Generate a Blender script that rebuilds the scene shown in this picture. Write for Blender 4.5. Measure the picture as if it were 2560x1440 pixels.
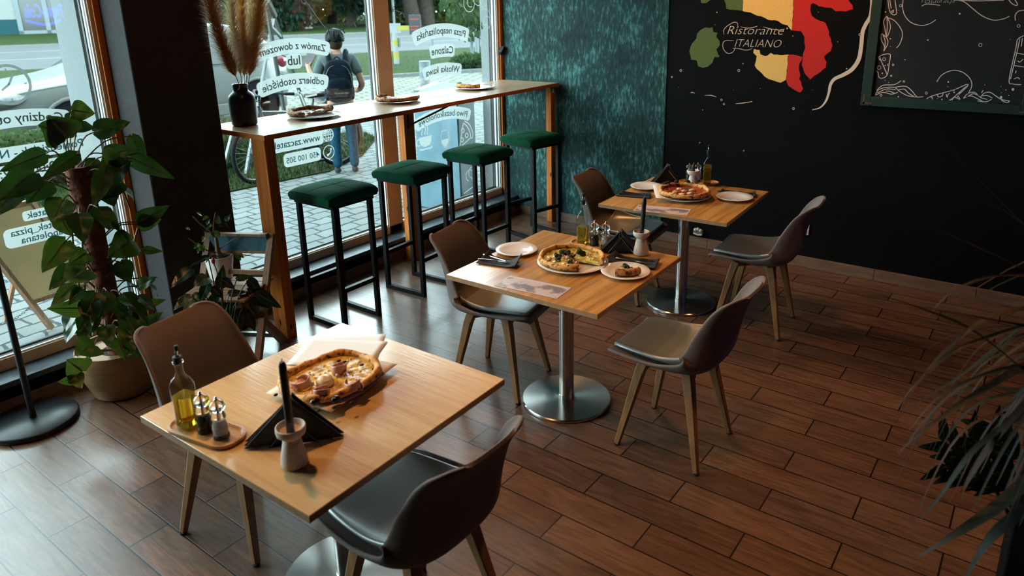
import bpy, bmesh, math, random
from mathutils import Vector, Matrix, Euler, noise
from mathutils.geometry import tessellate_polygon
sc = bpy.context.scene
for o in list(bpy.data.objects): bpy.data.objects.remove(o)
COL = sc.collection
PI = math.pi
R = math.radians
# ------------------------------------------------------------------ camera
CAM = Vector((-5.210656, -4.087852, 1.913901))
FW = Vector((0.7673, 0.574481, -0.284997)).normalized()
RT = Vector((0.594515, -0.803843, -0.019723)).normalized()
UP = RT.cross(FW).normalized()
FPX, PX0, PY0 = 1799.637, 1302.4617, 536.9128
cd = bpy.data.cameras.new('camera'); cam = bpy.data.objects.new('camera', cd); COL.objects.link(cam)
m = Matrix((RT, UP, -FW)).transposed().to_4x4(); m.translation = CAM
cam.matrix_world = m
cd.sensor_width = 36; cd.lens = FPX / 2560 * 36
cd.shift_x = -(PX0 - 1280) / 2560; cd.shift_y = -(720 - PY0) / 2560
cd.clip_start = .05; cd.clip_end = 300
cd.dof.use_dof = True; cd.dof.focus_distance = 3.9; cd.dof.aperture_fstop = 3.2
sc.camera = cam
# ------------------------------------------------------------------ world, exposure
sc.view_settings.view_transform = 'Standard'; sc.view_settings.look = 'None'
sc.view_settings.gamma = 1; sc.view_settings.exposure = 0; sc.view_settings.use_curve_mapping = False
w = bpy.data.worlds.new('sky'); sc.world = w; w.use_nodes = True
bg = w.node_tree.nodes['Background']; bg.inputs[0].default_value = (.74, .95, 1, 1); bg.inputs[1].default_value = 1.0
wn = w.node_tree; wt = wn.nodes.new('ShaderNodeTexCoord'); wx = wn.nodes.new('ShaderNodeSeparateXYZ'); wm = wn.nodes.new('ShaderNodeMapRange'); wm.interpolation_type = 'SMOOTHSTEP'   # hazy sky, brightest low down
wm.inputs['From Min'].default_value = .42; wm.inputs['From Max'].default_value = .66; wm.inputs['To Min'].default_value = 19; wm.inputs['To Max'].default_value = 6.5
wn.links.new(wt.outputs['Generated'], wx.inputs[0]); wn.links.new(wx.outputs['Z'], wm.inputs['Value']); wn.links.new(wm.outputs[0], bg.inputs[1])
def lamp(name, typ, loc, rot, energy, color, **k):
    d = bpy.data.lights.new(name, typ); d.energy = energy; d.color = color
    for a, v in k.items(): setattr(d, a, v)
    o = bpy.data.objects.new(name, d); COL.objects.link(o); o.location = loc; o.rotation_euler = rot
    return o
# overcast sky let in through the two glazed bays
for n, x0, x1 in (('left', -6.1, -3.45), ('right', -2.93, -.06)):
    p = lamp('daylight_opening_' + n, 'AREA', ((x0 + x1) / 2, .55, 1.42), (R(-90), 0, 0), 1, (1, 1, 1), shape='RECTANGLE', size=x1 - x0, size_y=2.4)
    p.data.cycles.is_portal = True
WARM = (1, .47, .17)
def spot(n, loc, target, e, deg, blend=.6, size=.06, color=WARM):
    d = Vector(target) - Vector(loc)
    return lamp(n, 'SPOT', loc, d.to_track_quat('-Z', 'Y').to_euler(), e, color, spot_size=R(deg), spot_blend=blend, shadow_soft_size=size)
spot('ceiling_spot', (-3.95, -1.75, 2.75), (-3.95, -2.2, .7), 95, 95, .95)
spot('ceiling_spot', (-2.45, -1.30, 2.75), (-2.45, -2.55, .6), 100, 62)
spot('ceiling_spot', (-1.05, -1.25, 2.75), (-1.05, -2.5, .6), 105, 62)
spot('ceiling_spot', (-.9, -2.4, 2.75), (0, -2.4, 1.75), 60, 75)
spot('ceiling_spot', (-1.0, -3.6, 2.75), (0, -3.5, 1.6), 14, 75)
spot('ceiling_spot', (-1.9, -3.9, 2.75), (-1.9, -3.8, 0), 48, 85)
spot('ceiling_spot', (-3.2, -3.3, 2.75), (-3.2, -3.75, 0), 54, 75)
spot('ceiling_spot', (-4.7, -1.3, 2.75), (-4.5, -1.4, 0), 22, 80)
spot('ceiling_spot', (-1.7, -1.7, 2.75), (-.9, 0, 1.55), 40, 70)
spot('ceiling_spot', (-3.6, -1.5, 2.75), (-3.2, 0, 1.75), 12, 62)
# ------------------------------------------------------------------ pixel of the photograph -> point on a plane of the room
def ray(px, py): return FW + RT * ((px - PX0) / FPX) - UP * ((py - PY0) / FPX)
def onz(px, py, z=0): d = ray(px, py); return CAM + d * ((z - CAM.z) / d.z)
def ony(px, py, y=0): d = ray(px, py); return CAM + d * ((y - CAM.y) / d.y)
def onx(px, py, x=0): d = ray(px, py); return CAM + d * ((x - CAM.x) / d.x)
# ------------------------------------------------------------------ materials
def nd(nt, typ, **k):
    n = nt.nodes.new(typ)
    for a, v in k.items(): setattr(n, a, v)
    return n
def M(name, c, rough=.5, metal=0, var=0, vs=8, vstretch=(1, 1, 1), c2=None, bump=0, bs=60, spec=.5, sheen=0, trans=0, ior=1.45, emit=0, coat=0, alpha=1, detail=4, ramp=(.35, .7)):
    m = bpy.data.materials.new(name); m.use_nodes = True; nt = m.node_tree; b = nt.nodes['Principled BSDF']
    c = (*c, 1)
    b.inputs['Base Color'].default_value = c; b.inputs['Roughness'].default_value = rough; b.inputs['Metallic'].default_value = metal
    b.inputs['Specular IOR Level'].default_value = spec; b.inputs['Transmission Weight'].default_value = trans; b.inputs['IOR'].default_value = ior
    b.inputs['Sheen Weight'].default_value = sheen; b.inputs['Coat Weight'].default_value = coat; b.inputs['Alpha'].default_value = alpha
    if emit: b.inputs['Emission Color'].default_value = c; b.inputs['Emission Strength'].default_value = emit
    if var or c2 or bump:
        tc = nd(nt, 'ShaderNodeTexCoord'); mp = nd(nt, 'ShaderNodeMapping'); mp.inputs['Scale'].default_value = vstretch
        nt.links.new(tc.outputs['Object'], mp.inputs['Vector'])
    if var or c2:
        if c2 is None: c2 = tuple(x * (1 - var) for x in c[:3])
        n = nd(nt, 'ShaderNodeTexNoise'); n.inputs['Scale'].default_value = vs; n.inputs['Detail'].default_value = detail
        nt.links.new(mp.outputs[0], n.inputs['Vector'])
        r = nd(nt, 'ShaderNodeValToRGB'); r.color_ramp.elements[0].position = ramp[0]; r.color_ramp.elements[1].position = ramp[1]
        r.color_ramp.elements[0].color = (*c2, 1); r.color_ramp.elements[1].color = c
        nt.links.new(n.outputs[0], r.inputs[0]); nt.links.new(r.outputs[0], b.inputs['Base Color'])
    if bump:
        n2 = nd(nt, 'ShaderNodeTexNoise'); n2.inputs['Scale'].default_value = bs; n2.inputs['Detail'].default_value = 3
        nt.links.new(mp.outputs[0], n2.inputs['Vector'])
        bp = nd(nt, 'ShaderNodeBump'); bp.inputs['Strength'].default_value = bump; bp.inputs['Distance'].default_value = .004
        nt.links.new(n2.outputs[0], bp.inputs['Height']); nt.links.new(bp.outputs[0], b.inputs['Normal'])
    return m
def wood(name, c, c2, axis='x', rough=.4, scale=1.0, spec=.5):
    st = {'x': (1.2, 22, 22), 'y': (22, 1.2, 22), 'z': (22, 22, 1.2)}[axis]
    return M(name, c, rough, vs=2.2 * scale, vstretch=st, c2=c2, detail=8, ramp=(.3, .68), bump=.12, bs=6, spec=spec)
def thin_glass(name, tint=(.93, .98, .97), rough=0.0, edge=1.45):
    m = bpy.data.materials.new(name); m.use_nodes = True; nt = m.node_tree
    for n in list(nt.nodes):
        if n.type == 'BSDF_PRINCIPLED': nt.nodes.remove(n)
    out = nt.nodes['Material Output']; t = nd(nt, 'ShaderNodeBsdfTransparent'); t.inputs[0].default_value = (*tint, 1)
    g = nd(nt, 'ShaderNodeBsdfGlossy'); g.inputs['Roughness'].default_value = rough
    f = nd(nt, 'ShaderNodeFresnel'); ge = nd(nt, 'ShaderNodeNewGeometry'); pw = nd(nt, 'ShaderNodeMath', operation='MULTIPLY_ADD'); nt.links.new(ge.outputs['Backfacing'], pw.inputs[0]); pw.inputs[1].default_value = 1 / edge - edge; pw.inputs[2].default_value = edge; nt.links.new(pw.outputs[0], f.inputs[0]); mx = nd(nt, 'ShaderNodeMixShader')
    nt.links.new(f.outputs[0], mx.inputs[0]); nt.links.new(t.outputs[0], mx.inputs[1]); nt.links.new(g.outputs[0], mx.inputs[2]); nt.links.new(mx.outputs[0], out.inputs[0])
    return m
def film(name, c, a):
    m = bpy.data.materials.new(name); m.use_nodes = True; nt = m.node_tree; b = nt.nodes['Principled BSDF']
    b.inputs['Base Color'].default_value = (*c, 1); b.inputs['Roughness'].default_value = .6
    out = nt.nodes['Material Output']; tl = nd(nt, 'ShaderNodeBsdfTranslucent'); tl.inputs[0].default_value = (*c, 1)
    mx = nd(nt, 'ShaderNodeMixShader'); mx.inputs[0].default_value = .7
    nt.links.new(b.outputs[0], mx.inputs[1]); nt.links.new(tl.outputs[0], mx.inputs[2])
    t = nd(nt, 'ShaderNodeBsdfTransparent'); m2 = nd(nt, 'ShaderNodeMixShader'); m2.inputs[0].default_value = a
    nt.links.new(t.outputs[0], m2.inputs[1]); nt.links.new(mx.outputs[0], m2.inputs[2]); nt.links.new(m2.outputs[0], out.inputs[0])
    return m
# ------------------------------------------------------------------ mesh builder
I4 = Matrix.Identity(4)
def T(x=0, y=0, z=0, rx=0, ry=0, rz=0, s=1):
    return Matrix.Translation((x, y, z)) @ Euler((rx, ry, rz)).to_matrix().to_4x4() @ (Matrix.Scale(s, 4) if not isinstance(s, tuple) else Matrix.Diagonal((*s, 1)))
class MB:
    def __init__(s): s.v = []; s.f = []; s.mi = []
    def add(s, vs, fs, X=I4, mi=0):
        n = len(s.v); s.v += [X @ Vector(v) for v in vs]; s.f += [tuple(i + n for i in f) for f in fs]; s.mi += [mi] * len(fs); return s
    def box(s, x0, x1, y0, y1, z0, z1, X=I4, mi=0):
        vs = [(x, y, z) for x in (x0, x1) for y in (y0, y1) for z in (z0, z1)]
        return s.add(vs, [(0, 1, 3, 2), (4, 6, 7, 5), (0, 4, 5, 1), (2, 3, 7, 6), (0, 2, 6, 4), (1, 5, 7, 3)], X, mi)
    def lathe(s, prof, n=32, X=I4, mi=0, sy=1, cap=True):
        vs = []; fs = []
        for r, z in prof:
            for i in range(n): a = 2 * PI * i / n; vs.append((r * math.cos(a), r * sy * math.sin(a), z))
        for k in range(len(prof) - 1):
            for i in range(n): j = (i + 1) % n; fs.append((k * n + i, k * n + j, (k + 1) * n + j, (k + 1) * n + i))
        if cap:
            if prof[0][0] > 1e-4: fs.append(tuple(range(n - 1, -1, -1)))
            if prof[-1][0] > 1e-4: fs.append(tuple(range((len(prof) - 1) * n, len(prof) * n)))
        return s.add(vs, fs, X, mi)
    def cyl(s, p0, p1, r0, r1=None, n=16, mi=0): return s.tube([p0, p1], [r0, r0 if r1 is None else r1], n, mi)
    def tube(s, pts, r, n=8, mi=0, cap=True, X=I4, square=False):
        pts = [Vector(p) for p in pts]; rr = r if isinstance(r, (list, tuple)) else [r] * len(pts); vs = []; fs = []
        prev = None
        for k, p in enumerate(pts):
            d = (pts[min(k + 1, len(pts) - 1)] - pts[max(k - 1, 0)]).normalized()
            if prev is None:
                a = Vector((0, 0, 1)) if abs(d.z) < .9 else Vector((1, 0, 0)); e1 = d.cross(a).normalized()
            else: e1 = (prev - d * prev.dot(d)).normalized()
            prev = e1; e2 = d.cross(e1)
            for i in range(n):
                t = 2 * PI * (i + (.5 if square else 0)) / n; vs.append(p + (e1 * math.cos(t) + e2 * math.sin(t)) * rr[k])
        for k in range(len(pts) - 1):
            for i in range(n): j = (i + 1) % n; fs.append((k * n + i, k * n + j, (k + 1) * n + j, (k + 1) * n + i))
        if cap: fs.append(tuple(range(n - 1, -1, -1))); fs.append(tuple(range((len(pts) - 1) * n, len(pts) * n)))
        return s.add(vs, fs, X, mi)
    def prism(s, poly, z0, z1, X=I4, mi=0):
        n = len(poly); vs = [(p[0], p[1], z0) for p in poly] + [(p[0], p[1], z1) for p in poly]
        return s.add(vs, [tuple(range(n - 1, -1, -1)), tuple(range(n, 2 * n))] + [(i, (i + 1) % n, (i + 1) % n + n, i + n) for i in range(n)], X, mi)
    def ball(s, c, r, n=16, k=10, X=I4, mi=0):
        r = r if isinstance(r, tuple) else (r, r, r); pr = [(math.sin(PI * i / k), -math.cos(PI * i / k)) for i in range(k + 1)]
        pr[0] = (0.001, -1); pr[-1] = (0.001, 1)
        return s.lathe(pr, n, X @ T(*c, s=r), mi)
    def grid(s, fn, nu, nv, X=I4, mi=0, wrap=False):
        vs = [fn(i / nu, j / nv) for i in range(nu + 1) for j in range(nv + 1)]; q = nv + 1
        return s.add(vs, [(i * q + j, (i + 1) * q + j, (i + 1) * q + j + 1, i * q + j + 1) for i in range(nu) for j in range(nv)], X, mi)
    def build(s, name, mats, parent=None, smooth=True, bevel=0, solid=0, sub=0, loc=None, angle=40, bseg=2):
        me = bpy.data.meshes.new(name); me.from_pydata([tuple(v) for v in s.v], [], s.f)
        for mt in (mats if isinstance(mats, (list, tuple)) else [mats]): me.materials.append(mt)
        if len(me.materials) > 1: me.polygons.foreach_set('material_index', s.mi)
        bm = bmesh.new(); bm.from_mesh(me); bmesh.ops.recalc_face_normals(bm, faces=bm.faces); bm.to_mesh(me); bm.free()
        if smooth:
            me.polygons.foreach_set('use_smooth', [True] * len(me.polygons)); me.set_sharp_from_angle(angle=R(angle))
        me.update(); o = bpy.data.objects.new(name, me); COL.objects.link(o)
        if parent: o.parent = parent
        if loc: o.location = loc
        if solid: q = o.modifiers.new('thickness', 'SOLIDIFY'); q.thickness = solid; q.offset = 0
        if bevel: q = o.modifiers.new('bevel', 'BEVEL'); q.width = bevel; q.segments = bseg; q.limit_method = 'ANGLE'; q.angle_limit = R(35); q.harden_normals = False
        if sub: q = o.modifiers.new('subdivision', 'SUBSURF'); q.levels = q.render_levels = sub
        return o
def tag(o, label, cat, group=None, kind=None):
    o['label'] = label; o['category'] = cat
    if group: o['group'] = group
    if kind: o['kind'] = kind
    return o
def thing(name, label, cat, loc=(0, 0, 0), rz=0, group=None):
    o = bpy.data.objects.new(name, None); COL.objects.link(o); o.location = loc; o.rotation_euler = (0, 0, rz); o.empty_display_size = .1
    return tag(o, label, cat, group)
def struct(o, label, cat='structure'): o['kind'] = 'structure'; o['label'] = label; o['category'] = cat; return o
def dup(root, loc, rz=None, label=None, group=None):
    kids = {}
    for c in bpy.data.objects:
        if c.parent: kids.setdefault(c.parent, []).append(c)
    def rec(o, par):
        c = o.copy(); COL.objects.link(c); c.parent = par
        for k in kids.get(o, []): rec(k, c)
        return c
    r = rec(root, None); r.location = loc
    if rz is not None: r.rotation_euler = (0, 0, rz)
    if label: r['label'] = label
    if group: r['group'] = group
    return r
def text_mb(body, size, depth=.001, offset=0, shear=0, space=1, align='CENTER', mirror=False, warp=None, res=3):
    cu = bpy.data.curves.new('t', 'FONT'); cu.body = body; cu.size = size; cu.align_x = align; cu.offset = offset; cu.shear = shear
    cu.space_character = space; cu.resolution_u = res; cu.fill_mode = 'FRONT'
    o = bpy.data.objects.new('t', cu); COL.objects.link(o); dg = bpy.context.evaluated_depsgraph_get(); dg.update()
    me = o.evaluated_get(dg).to_mesh(); q = MB()
    vs = [v.co.copy() for v in me.vertices]; fs = [tuple(p.vertices) for p in me.polygons]
    if mirror: vs = [Vector((-v.x, v.y, 0)) for v in vs]
    if warp: vs = [Vector((*warp(v.x, v.y), 0)) for v in vs]
    q.add(vs, fs)
    o.evaluated_get(dg).to_mesh_clear(); bpy.data.objects.remove(o); bpy.data.curves.remove(cu)
    return q
def arc_pts(c, r, a0, a1, n=16): return [(c[0] + r * math.cos(R(a0 + (a1 - a0) * i / n)), c[1] + r * math.sin(R(a0 + (a1 - a0) * i / n))) for i in range(n + 1)]
def ribbon(q, pts, wd, z0=0, z1=.0008, X=I4, mi=0, closed=False):
    """a flat painted stroke of width wd along 2-D points"""
    n = len(pts); ws = wd if isinstance(wd, (list, tuple)) else [wd] * n; L = []; Rr = []
    for i in range(n):
        a = Vector(pts[(i - 1) % n if closed else max(i - 1, 0)]); b = Vector(pts[(i + 1) % n if closed else min(i + 1, n - 1)])
        d = (b - a); d = d.normalized() if d.length > 1e-9 else Vector((1, 0)); nn = Vector((-d.y, d.x)) * ws[i] / 2; p = Vector(pts[i]); L.append(p + nn); Rr.append(p - nn)
    vs = [(p.x, p.y, z1) for p in L] + [(p.x, p.y, z1) for p in Rr]
    fs = [(i, i + 1, n + i + 1, n + i) for i in range(n - 1)] + ([(n - 1, 0, n, 2 * n - 1)] if closed else [])
    q.add(vs, fs, X, mi)
def smooth_path(pts, k=6, closed=False):
    """Catmull-Rom through points"""
    P = [Vector(p) for p in pts]; n = len(P); out = []
    for i in range(n if closed else n - 1):
        g = (lambda j: P[j % n]) if closed else (lambda j: P[min(max(j, 0), n - 1)])
        a, b, c, d = g(i - 1), g(i), g(i + 1), g(i + 2)
        for t in range(k):
            u = t / k; out.append(.5 * ((2 * b) + (c - a) * u + (2 * a - 5 * b + 4 * c - d) * u * u + (3 * b - a - 3 * c + d) * u ** 3))
    if not closed: out.append(P[-1])
    return out
# ================================================================== shared materials
m_black = M('black_paint', (.0022, .0022, .0024), .8, var=.3, vs=20, spec=.12)
m_dark = M('dark_paint', (.035, .034, .034), .6, var=.25, vs=15)
m_pillar = M('charcoal_paint', (.034, .032, .031), .85, var=.2, vs=25, bump=.2, bs=300, spec=.2)
m_frame = M('window_frame', (.56, .38, .25), .45, var=.1, vs=10)
m_frame_light = M('window_frame_edge', (.75, .80, .80), .4)
m_rubber = M('rubber', (.012, .02, .022), .6)
m_stone = M('slate', (.06, .085, .10), .45, c2=(.02, .03, .036), vs=14, bump=.7, bs=25, detail=8)
m_plaster = M('facade_render', (0.172, 0.196, 0.196), .85, var=.08, vs=40, bump=.1, bs=200)
m_iron = M('black_powder_coat', (.0035, .004, .0045), .5, bump=.05, bs=400, spec=.22)
m_steel = M('brushed_steel', (.48, .47, .45), .28, 1)
m_leg = wood('beech_leg', (.25, .125, .045), (.17, .078, .026), 'z', .45)
m_beam = wood('pine_beam', (.50, .155, .022), (.32, .080, .010), 'z', .55, scale=.9, spec=.2)  # pine made more orange, warm lamp light put into its colour
m_counter = wood('counter_laminate', (.50, .34, .22), (.37, .23, .13), 'x', .3)
m_countere = wood('counter_edge', (.50, .15, .025), (.42, .115, .018), 'x', .5, spec=.25)  # edge orange holds the warm lamp light falling on the counter front
m_oak = wood('oak_laminate_light', (.64, .44, .22), (.52, .33, .145), 'y', .2)
m_oakx = wood('oak_laminate', (.54, .29, .085), (.31, .135, .032), 'x', .26, scale=.7)
m_oaked = M('oak_edge_band', (.36, .21, .10), .5, var=.2, vs=30)
m_velvet = M('green_velvet', (.003, .085, .036), .8, sheen=.10, var=.45, vs=9, bump=.15, bs=150, spec=.05)
m_velvet.node_tree.nodes['Principled BSDF'].inputs['Sheen Tint'].default_value = (.35, .9, .6, 1)
m_fabric = M('grey_upholstery', (.165, .135, .122), .85, var=.18, vs=220, bump=.25, bs=700, spec=.25)
m_shell = M('grey_shell', (.105, .10, .10), .65, var=.15, vs=260, bump=.15, bs=700)
m_seatpad = M('grey_seat_pad', (.20, .225, .22), .36, var=.1, vs=90, bump=.06, bs=500, spec=.9, coat=.7)
m_seatpad.node_tree.nodes['Principled BSDF'].inputs['Coat Roughness'].default_value = .32
m_white = M('white_ceramic', (.78, .72, .66), .12, coat=.4)
m_chrome = M('cutlery_steel', (.62, .60, .58), .16, 1)
m_napkin = M('black_napkin', (.012, .012, .013), .75, bump=.2, bs=250)
m_wax = M('black_wax', (.008, .008, .009), .4)
m_candleh = M('white_stoneware', (.62, .53, .45), .75, var=.08, vs=120, bump=.15, bs=300)
m_tray = wood('acacia_tray', (.52, .27, .08), (.34, .15, .04), 'x', .4)
m_glass = M('clear_glass', (.97, 1, .98), .02, trans=1, ior=1.45)
m_bglass = thin_glass('bottle_glass', (.93, .95, .93), .02, 1.5)
m_oil = M('olive_oil', (.62, .46, .02), .05, trans=.85, ior=1.38)
m_gold = M('brass_glaze', (.33, .19, .085), .42, .4, var=.25, vs=6, vstretch=(1, 1, 8))
m_soil = M('soil', (.02, .013, .009), .95, bump=.9, bs=60)
m_leafd = M('leaf_dark', (.022, .060, .014), .33, c2=(.011, .032, .010), vs=9, spec=.5)
m_leafv = M('leaf_variegated', (.26, .29, .05), .36, c2=(.020, .058, .014), vs=16, vstretch=(1, 1, 1), ramp=(.52, .70), detail=6)
for m_, c_ in ((m_leafd, (.022, .05, .006, 1)), (m_leafv, (.05, .08, .008, 1))):
    nt_ = m_.node_tree; tl_ = nd(nt_, 'ShaderNodeBsdfTranslucent'); tl_.inputs[0].default_value = c_; mx_ = nd(nt_, 'ShaderNodeMixShader'); mx_.inputs[0].default_value = .25
    nt_.links.new(nt_.nodes['Principled BSDF'].outputs[0], mx_.inputs[1]); nt_.links.new(tl_.outputs[0], mx_.inputs[2]); nt_.links.new(mx_.outputs[0], nt_.nodes['Material Output'].inputs[0])
m_stem = M('vine_stem', (.16, .085, .028), .6)
m_moss = M('coir', (.19, .055, .022), .95, var=.6, vs=40, bump=1, bs=70)
m_sticker = film('frosted_film', (0.265, 0.287, 0.276), .88)
m_letter = film('grey_lettering', (.055, .07, .06), 1.0)
m_letterT = film('teal_lettering', (.03, .115, .115), 1.0)
m_chalk = M('chalk', (.72, .62, .55), .9)
m_pale = M('pale_paint', (.62, .50, .40), .8)
m_green = M('green_paint', (.075, .115, .022), .85, var=.12, vs=60)
m_yellow = M('yellow_paint', (.74, .46, .12), .85, var=.08, vs=60)
m_red = M('red_paint', (.52, .012, .008), .85, var=.1, vs=60)
# ================================================================== room shell
# floor of wood-look tiles laid in half bond, long side away from the window
def floor_mat():
    m = bpy.data.materials.new('wood_tile'); m.use_nodes = True; nt = m.node_tree; b = nt.nodes['Principled BSDF']; L = nt.links.new
    g = nd(nt, 'ShaderNodeNewGeometry'); sp = nd(nt, 'ShaderNodeSeparateXYZ'); L(g.outputs['Position'], sp.inputs[0])
    def mth(op, a, v):
        n = nd(nt, 'ShaderNodeMath', operation=op); L(a, n.inputs[0]); n.inputs[1].default_value = v; return n.outputs[0]
    cb = nd(nt, 'ShaderNodeCombineXYZ'); L(mth('ADD', sp.outputs['Y'], .968 + .6085 * 40), cb.inputs[0]); L(mth('ADD', sp.outputs['X'], 4.172 + .1532 * 60), cb.inputs[1])
    bk = nd(nt, 'ShaderNodeTexBrick'); bk.offset = .5; bk.offset_frequency = 2; L(cb.outputs[0], bk.inputs['Vector'])
    for k, v in (('Scale', 1), ('Mortar Size', .0034), ('Mortar Smooth', .15), ('Bias', 0), ('Brick Width', .6085), ('Row Height', .1532)): bk.inputs[k].default_value = v
    bk.inputs['Color1'].default_value = (0, 0, 0, 1); bk.inputs['Color2'].default_value = (1, 1, 1, 1); bk.inputs['Mortar'].default_value = (.5, .5, .5, 1)
    # grain, different on every tile
    off = nd(nt, 'ShaderNodeVectorMath', operation='MULTIPLY_ADD'); L(bk.outputs['Color'], off.inputs[0]); off.inputs[1].default_value = (7, 13, 0); L(g.outputs['Position'], off.inputs[2])
    mp = nd(nt, 'ShaderNodeMapping'); mp.inputs['Scale'].default_value = (30, 3.0, 1); L(off.outputs[0], mp.inputs[0])
    n = nd(nt, 'ShaderNodeTexNoise'); n.inputs['Scale'].default_value = 1.3; n.inputs['Detail'].default_value = 9; n.inputs['Distortion'].default_value = 1.6; L(mp.outputs[0], n.inputs['Vector'])
    r = nd(nt, 'ShaderNodeValToRGB'); e = r.color_ramp.elements; e[0].position = .3; e[1].position = .72; e[0].color = (.064, .031, .017, 1); e[1].color = (.155, .080, .045, 1); L(n.outputs[0], r.inputs[0])
    hv = nd(nt, 'ShaderNodeHueSaturation'); L(r.outputs[0], hv.inputs['Color']); v = mth('MULTIPLY', bk.outputs['Color'], .45); L(mth('ADD', v, .78), hv.inputs['Value'])
    mx = nd(nt, 'ShaderNodeMixRGB'); L(bk.outputs['Fac'], mx.inputs[0]); L(hv.outputs[0], mx.inputs[1]); mx.inputs[2].default_value = (.004, .003, .003, 1); L(mx.outputs[0], b.inputs['Base Color'])
    n3 = nd(nt, 'ShaderNodeTexNoise'); n3.inputs['Scale'].default_value = 2.2; n3.inputs['Detail'].default_value = 5; L(g.outputs['Position'], n3.inputs['Vector'])
    ro = mth('MULTIPLY', n3.outputs[0], .20); L(mth('ADD', ro, .20), b.inputs['Roughness'])
    b.inputs['Specular IOR Level'].default_value = .65
    hs = nd(nt, 'ShaderNodeMath', operation='MULTIPLY_ADD'); L(bk.outputs['Fac'], hs.inputs[0]); hs.inputs[1].default_value = -1; ng = mth('MULTIPLY', n.outputs[0], .35); L(ng, hs.inputs[2])
    bp = nd(nt, 'ShaderNodeBump'); bp.inputs['Strength'].default_value = .35; bp.inputs['Distance'].default_value = .0025; L(hs.outputs[0], bp.inputs['Height']); L(bp.outputs[0], b.inputs['Normal'])
    return m
m_floor = floor_mat()
struct(MB().box(-8, .0, -7, 0, -.12, 0).build('floor', m_floor, smooth=False), 'brown wood-look plank tile floor in half bond', 'floor')
struct(MB().box(-8.2, .3, -7.2, .3, 2.9, 3.05).build('ceiling', m_dark, smooth=False), 'dark ceiling above the dining room', 'ceiling')
struct(MB().box(0, .25, -7.2, .088, 0, 2.9).build('wall_back', m_black, smooth=False), 'black painted wall behind the tables', 'wall')
struct(MB().box(-8.2, -8, -7.2, .3, 0, 2.9).build('wall_left', m_dark, smooth=False), 'dark side wall left of the room', 'wall')
struct(MB().box(-8.2, .25, -7.2, -7, 0, 2.9).build('wall_front', m_dark, smooth=False), 'dark wall behind the photographer', 'wall')
# mottled teal wall covering between the corner and the black paint
def teal_mat():
    m = bpy.data.materials.new('teal_wall_covering'); m.use_nodes = True; nt = m.node_tree; b = nt.nodes['Principled BSDF']; L = nt.links.new
    g = nd(nt, 'ShaderNodeNewGeometry'); mp = nd(nt, 'ShaderNodeMapping'); mp.inputs['Scale'].default_value = (1, 26, 8); L(g.outputs['Position'], mp.inputs[0])
    n = nd(nt, 'ShaderNodeTexNoise'); n.inputs['Scale'].default_value = 1.6; n.inputs['Detail'].default_value = 10; n.inputs['Roughness'].default_value = .72; L(mp.outputs[0], n.inputs[0])
    n2 = nd(nt, 'ShaderNodeTexNoise'); n2.inputs['Scale'].default_value = 3.2; n2.inputs['Detail'].default_value = 4; L(g.outputs['Position'], n2.inputs[0])
    ad = nd(nt, 'ShaderNodeMath', operation='MULTIPLY_ADD'); L(n2.outputs[0], ad.inputs[0]); ad.inputs[1].default_value = .55; L(n.outputs[0], ad.inputs[2])
    r = nd(nt, 'ShaderNodeValToRGB'); e = r.color_ramp.elements; e[0].position = .62; e[0].color = (.003, .013, .012, 1); e[1].position = .98; e[1].color = (.085, .24, .22, 1)
    k = e.new(.80); k.color = (.009, .044, .040, 1); L(ad.outputs[0], r.inputs[0]); L(r.outputs[0], b.inputs['Base Color']); b.inputs['Roughness'].default_value = .7; b.inputs['Specular IOR Level'].default_value = .2
    bp = nd(nt, 'ShaderNodeBump'); bp.inputs['Strength'].default_value = .4; bp.inputs['Distance'].default_value = .003; L(n.outputs[0], bp.inputs['Height']); L(bp.outputs[0], b.inputs['Normal'])
    return m
struct(MB().box(-.006, .001, -1.6247, -.002, .0, 2.9).build('wall_back.001', teal_mat(), smooth=False), 'mottled teal wall covering beside the window', 'wall')
m_skirt = M('skirting_tile', (.20, .115, .075), .4, var=.35, vs=6, vstretch=(1, 1, 6))
q = MB()
for k in range(12): q.box(-.0165, 0, -6.9 + k * .6085 - .608, -6.9 + k * .6085 - .0025 if k < 11 else -.16, 0, .0783)
struct(q.build('baseboard_back', m_skirt, smooth=False, bevel=.001), 'wood-look tile skirting along the black wall', 'baseboard')
q = MB()
for k in range(14): q.box(-8 + k * .6085, -8 + k * .6085 + .606, -.1415, -.13, 0, .066)
struct(q.build('baseboard_window', m_skirt, smooth=False, bevel=.001), 'wood-look tile skirting under the window sill', 'baseboard')
# window wall: plinth, slate sill, pier, lintel
struct(MB().box(-8, -.0, -.13, .3, 0, .135).build('wall_window', m_black, smooth=False), 'low plinth under the windows, blackened for the shade below the sill', 'wall')  # black here paints the shade band under the sill slab
struct(MB().box(-8, -.0, -.02, .36, 2.62, 2.9).build('wall_window.001', m_dark, smooth=False), 'lintel above the shop windows', 'wall')
struct(MB().box(-8, -6.2, -.02, .36, .135, 2.62).build('wall_window.002', m_dark, smooth=False), 'solid wall left of the windows', 'wall')
q = MB()
x = -8
while x < -.02: q.box(x, min(x + 1.25, -.007), -.163, .02, .137, .168); x += 1.252
struct(q.build('trim_1', m_stone, bevel=.004), 'dark slate window sill', 'sill')
q = MB().box(-3.392, -2.943, -.261, .36, 0, 2.9)
struct(q.build('wall_window.003', [m_pillar], bevel=.008), 'charcoal pier between the two window bays', 'pillar')
struct(MB().box(-3.46, -3.385, .09, .37, .0, 2.62).box(-2.95, -2.90, .09, .36, 0, 2.62).build('wall_outside', m_plaster, smooth=False), 'pale rendered window reveals of the facade', 'wall')
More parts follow.
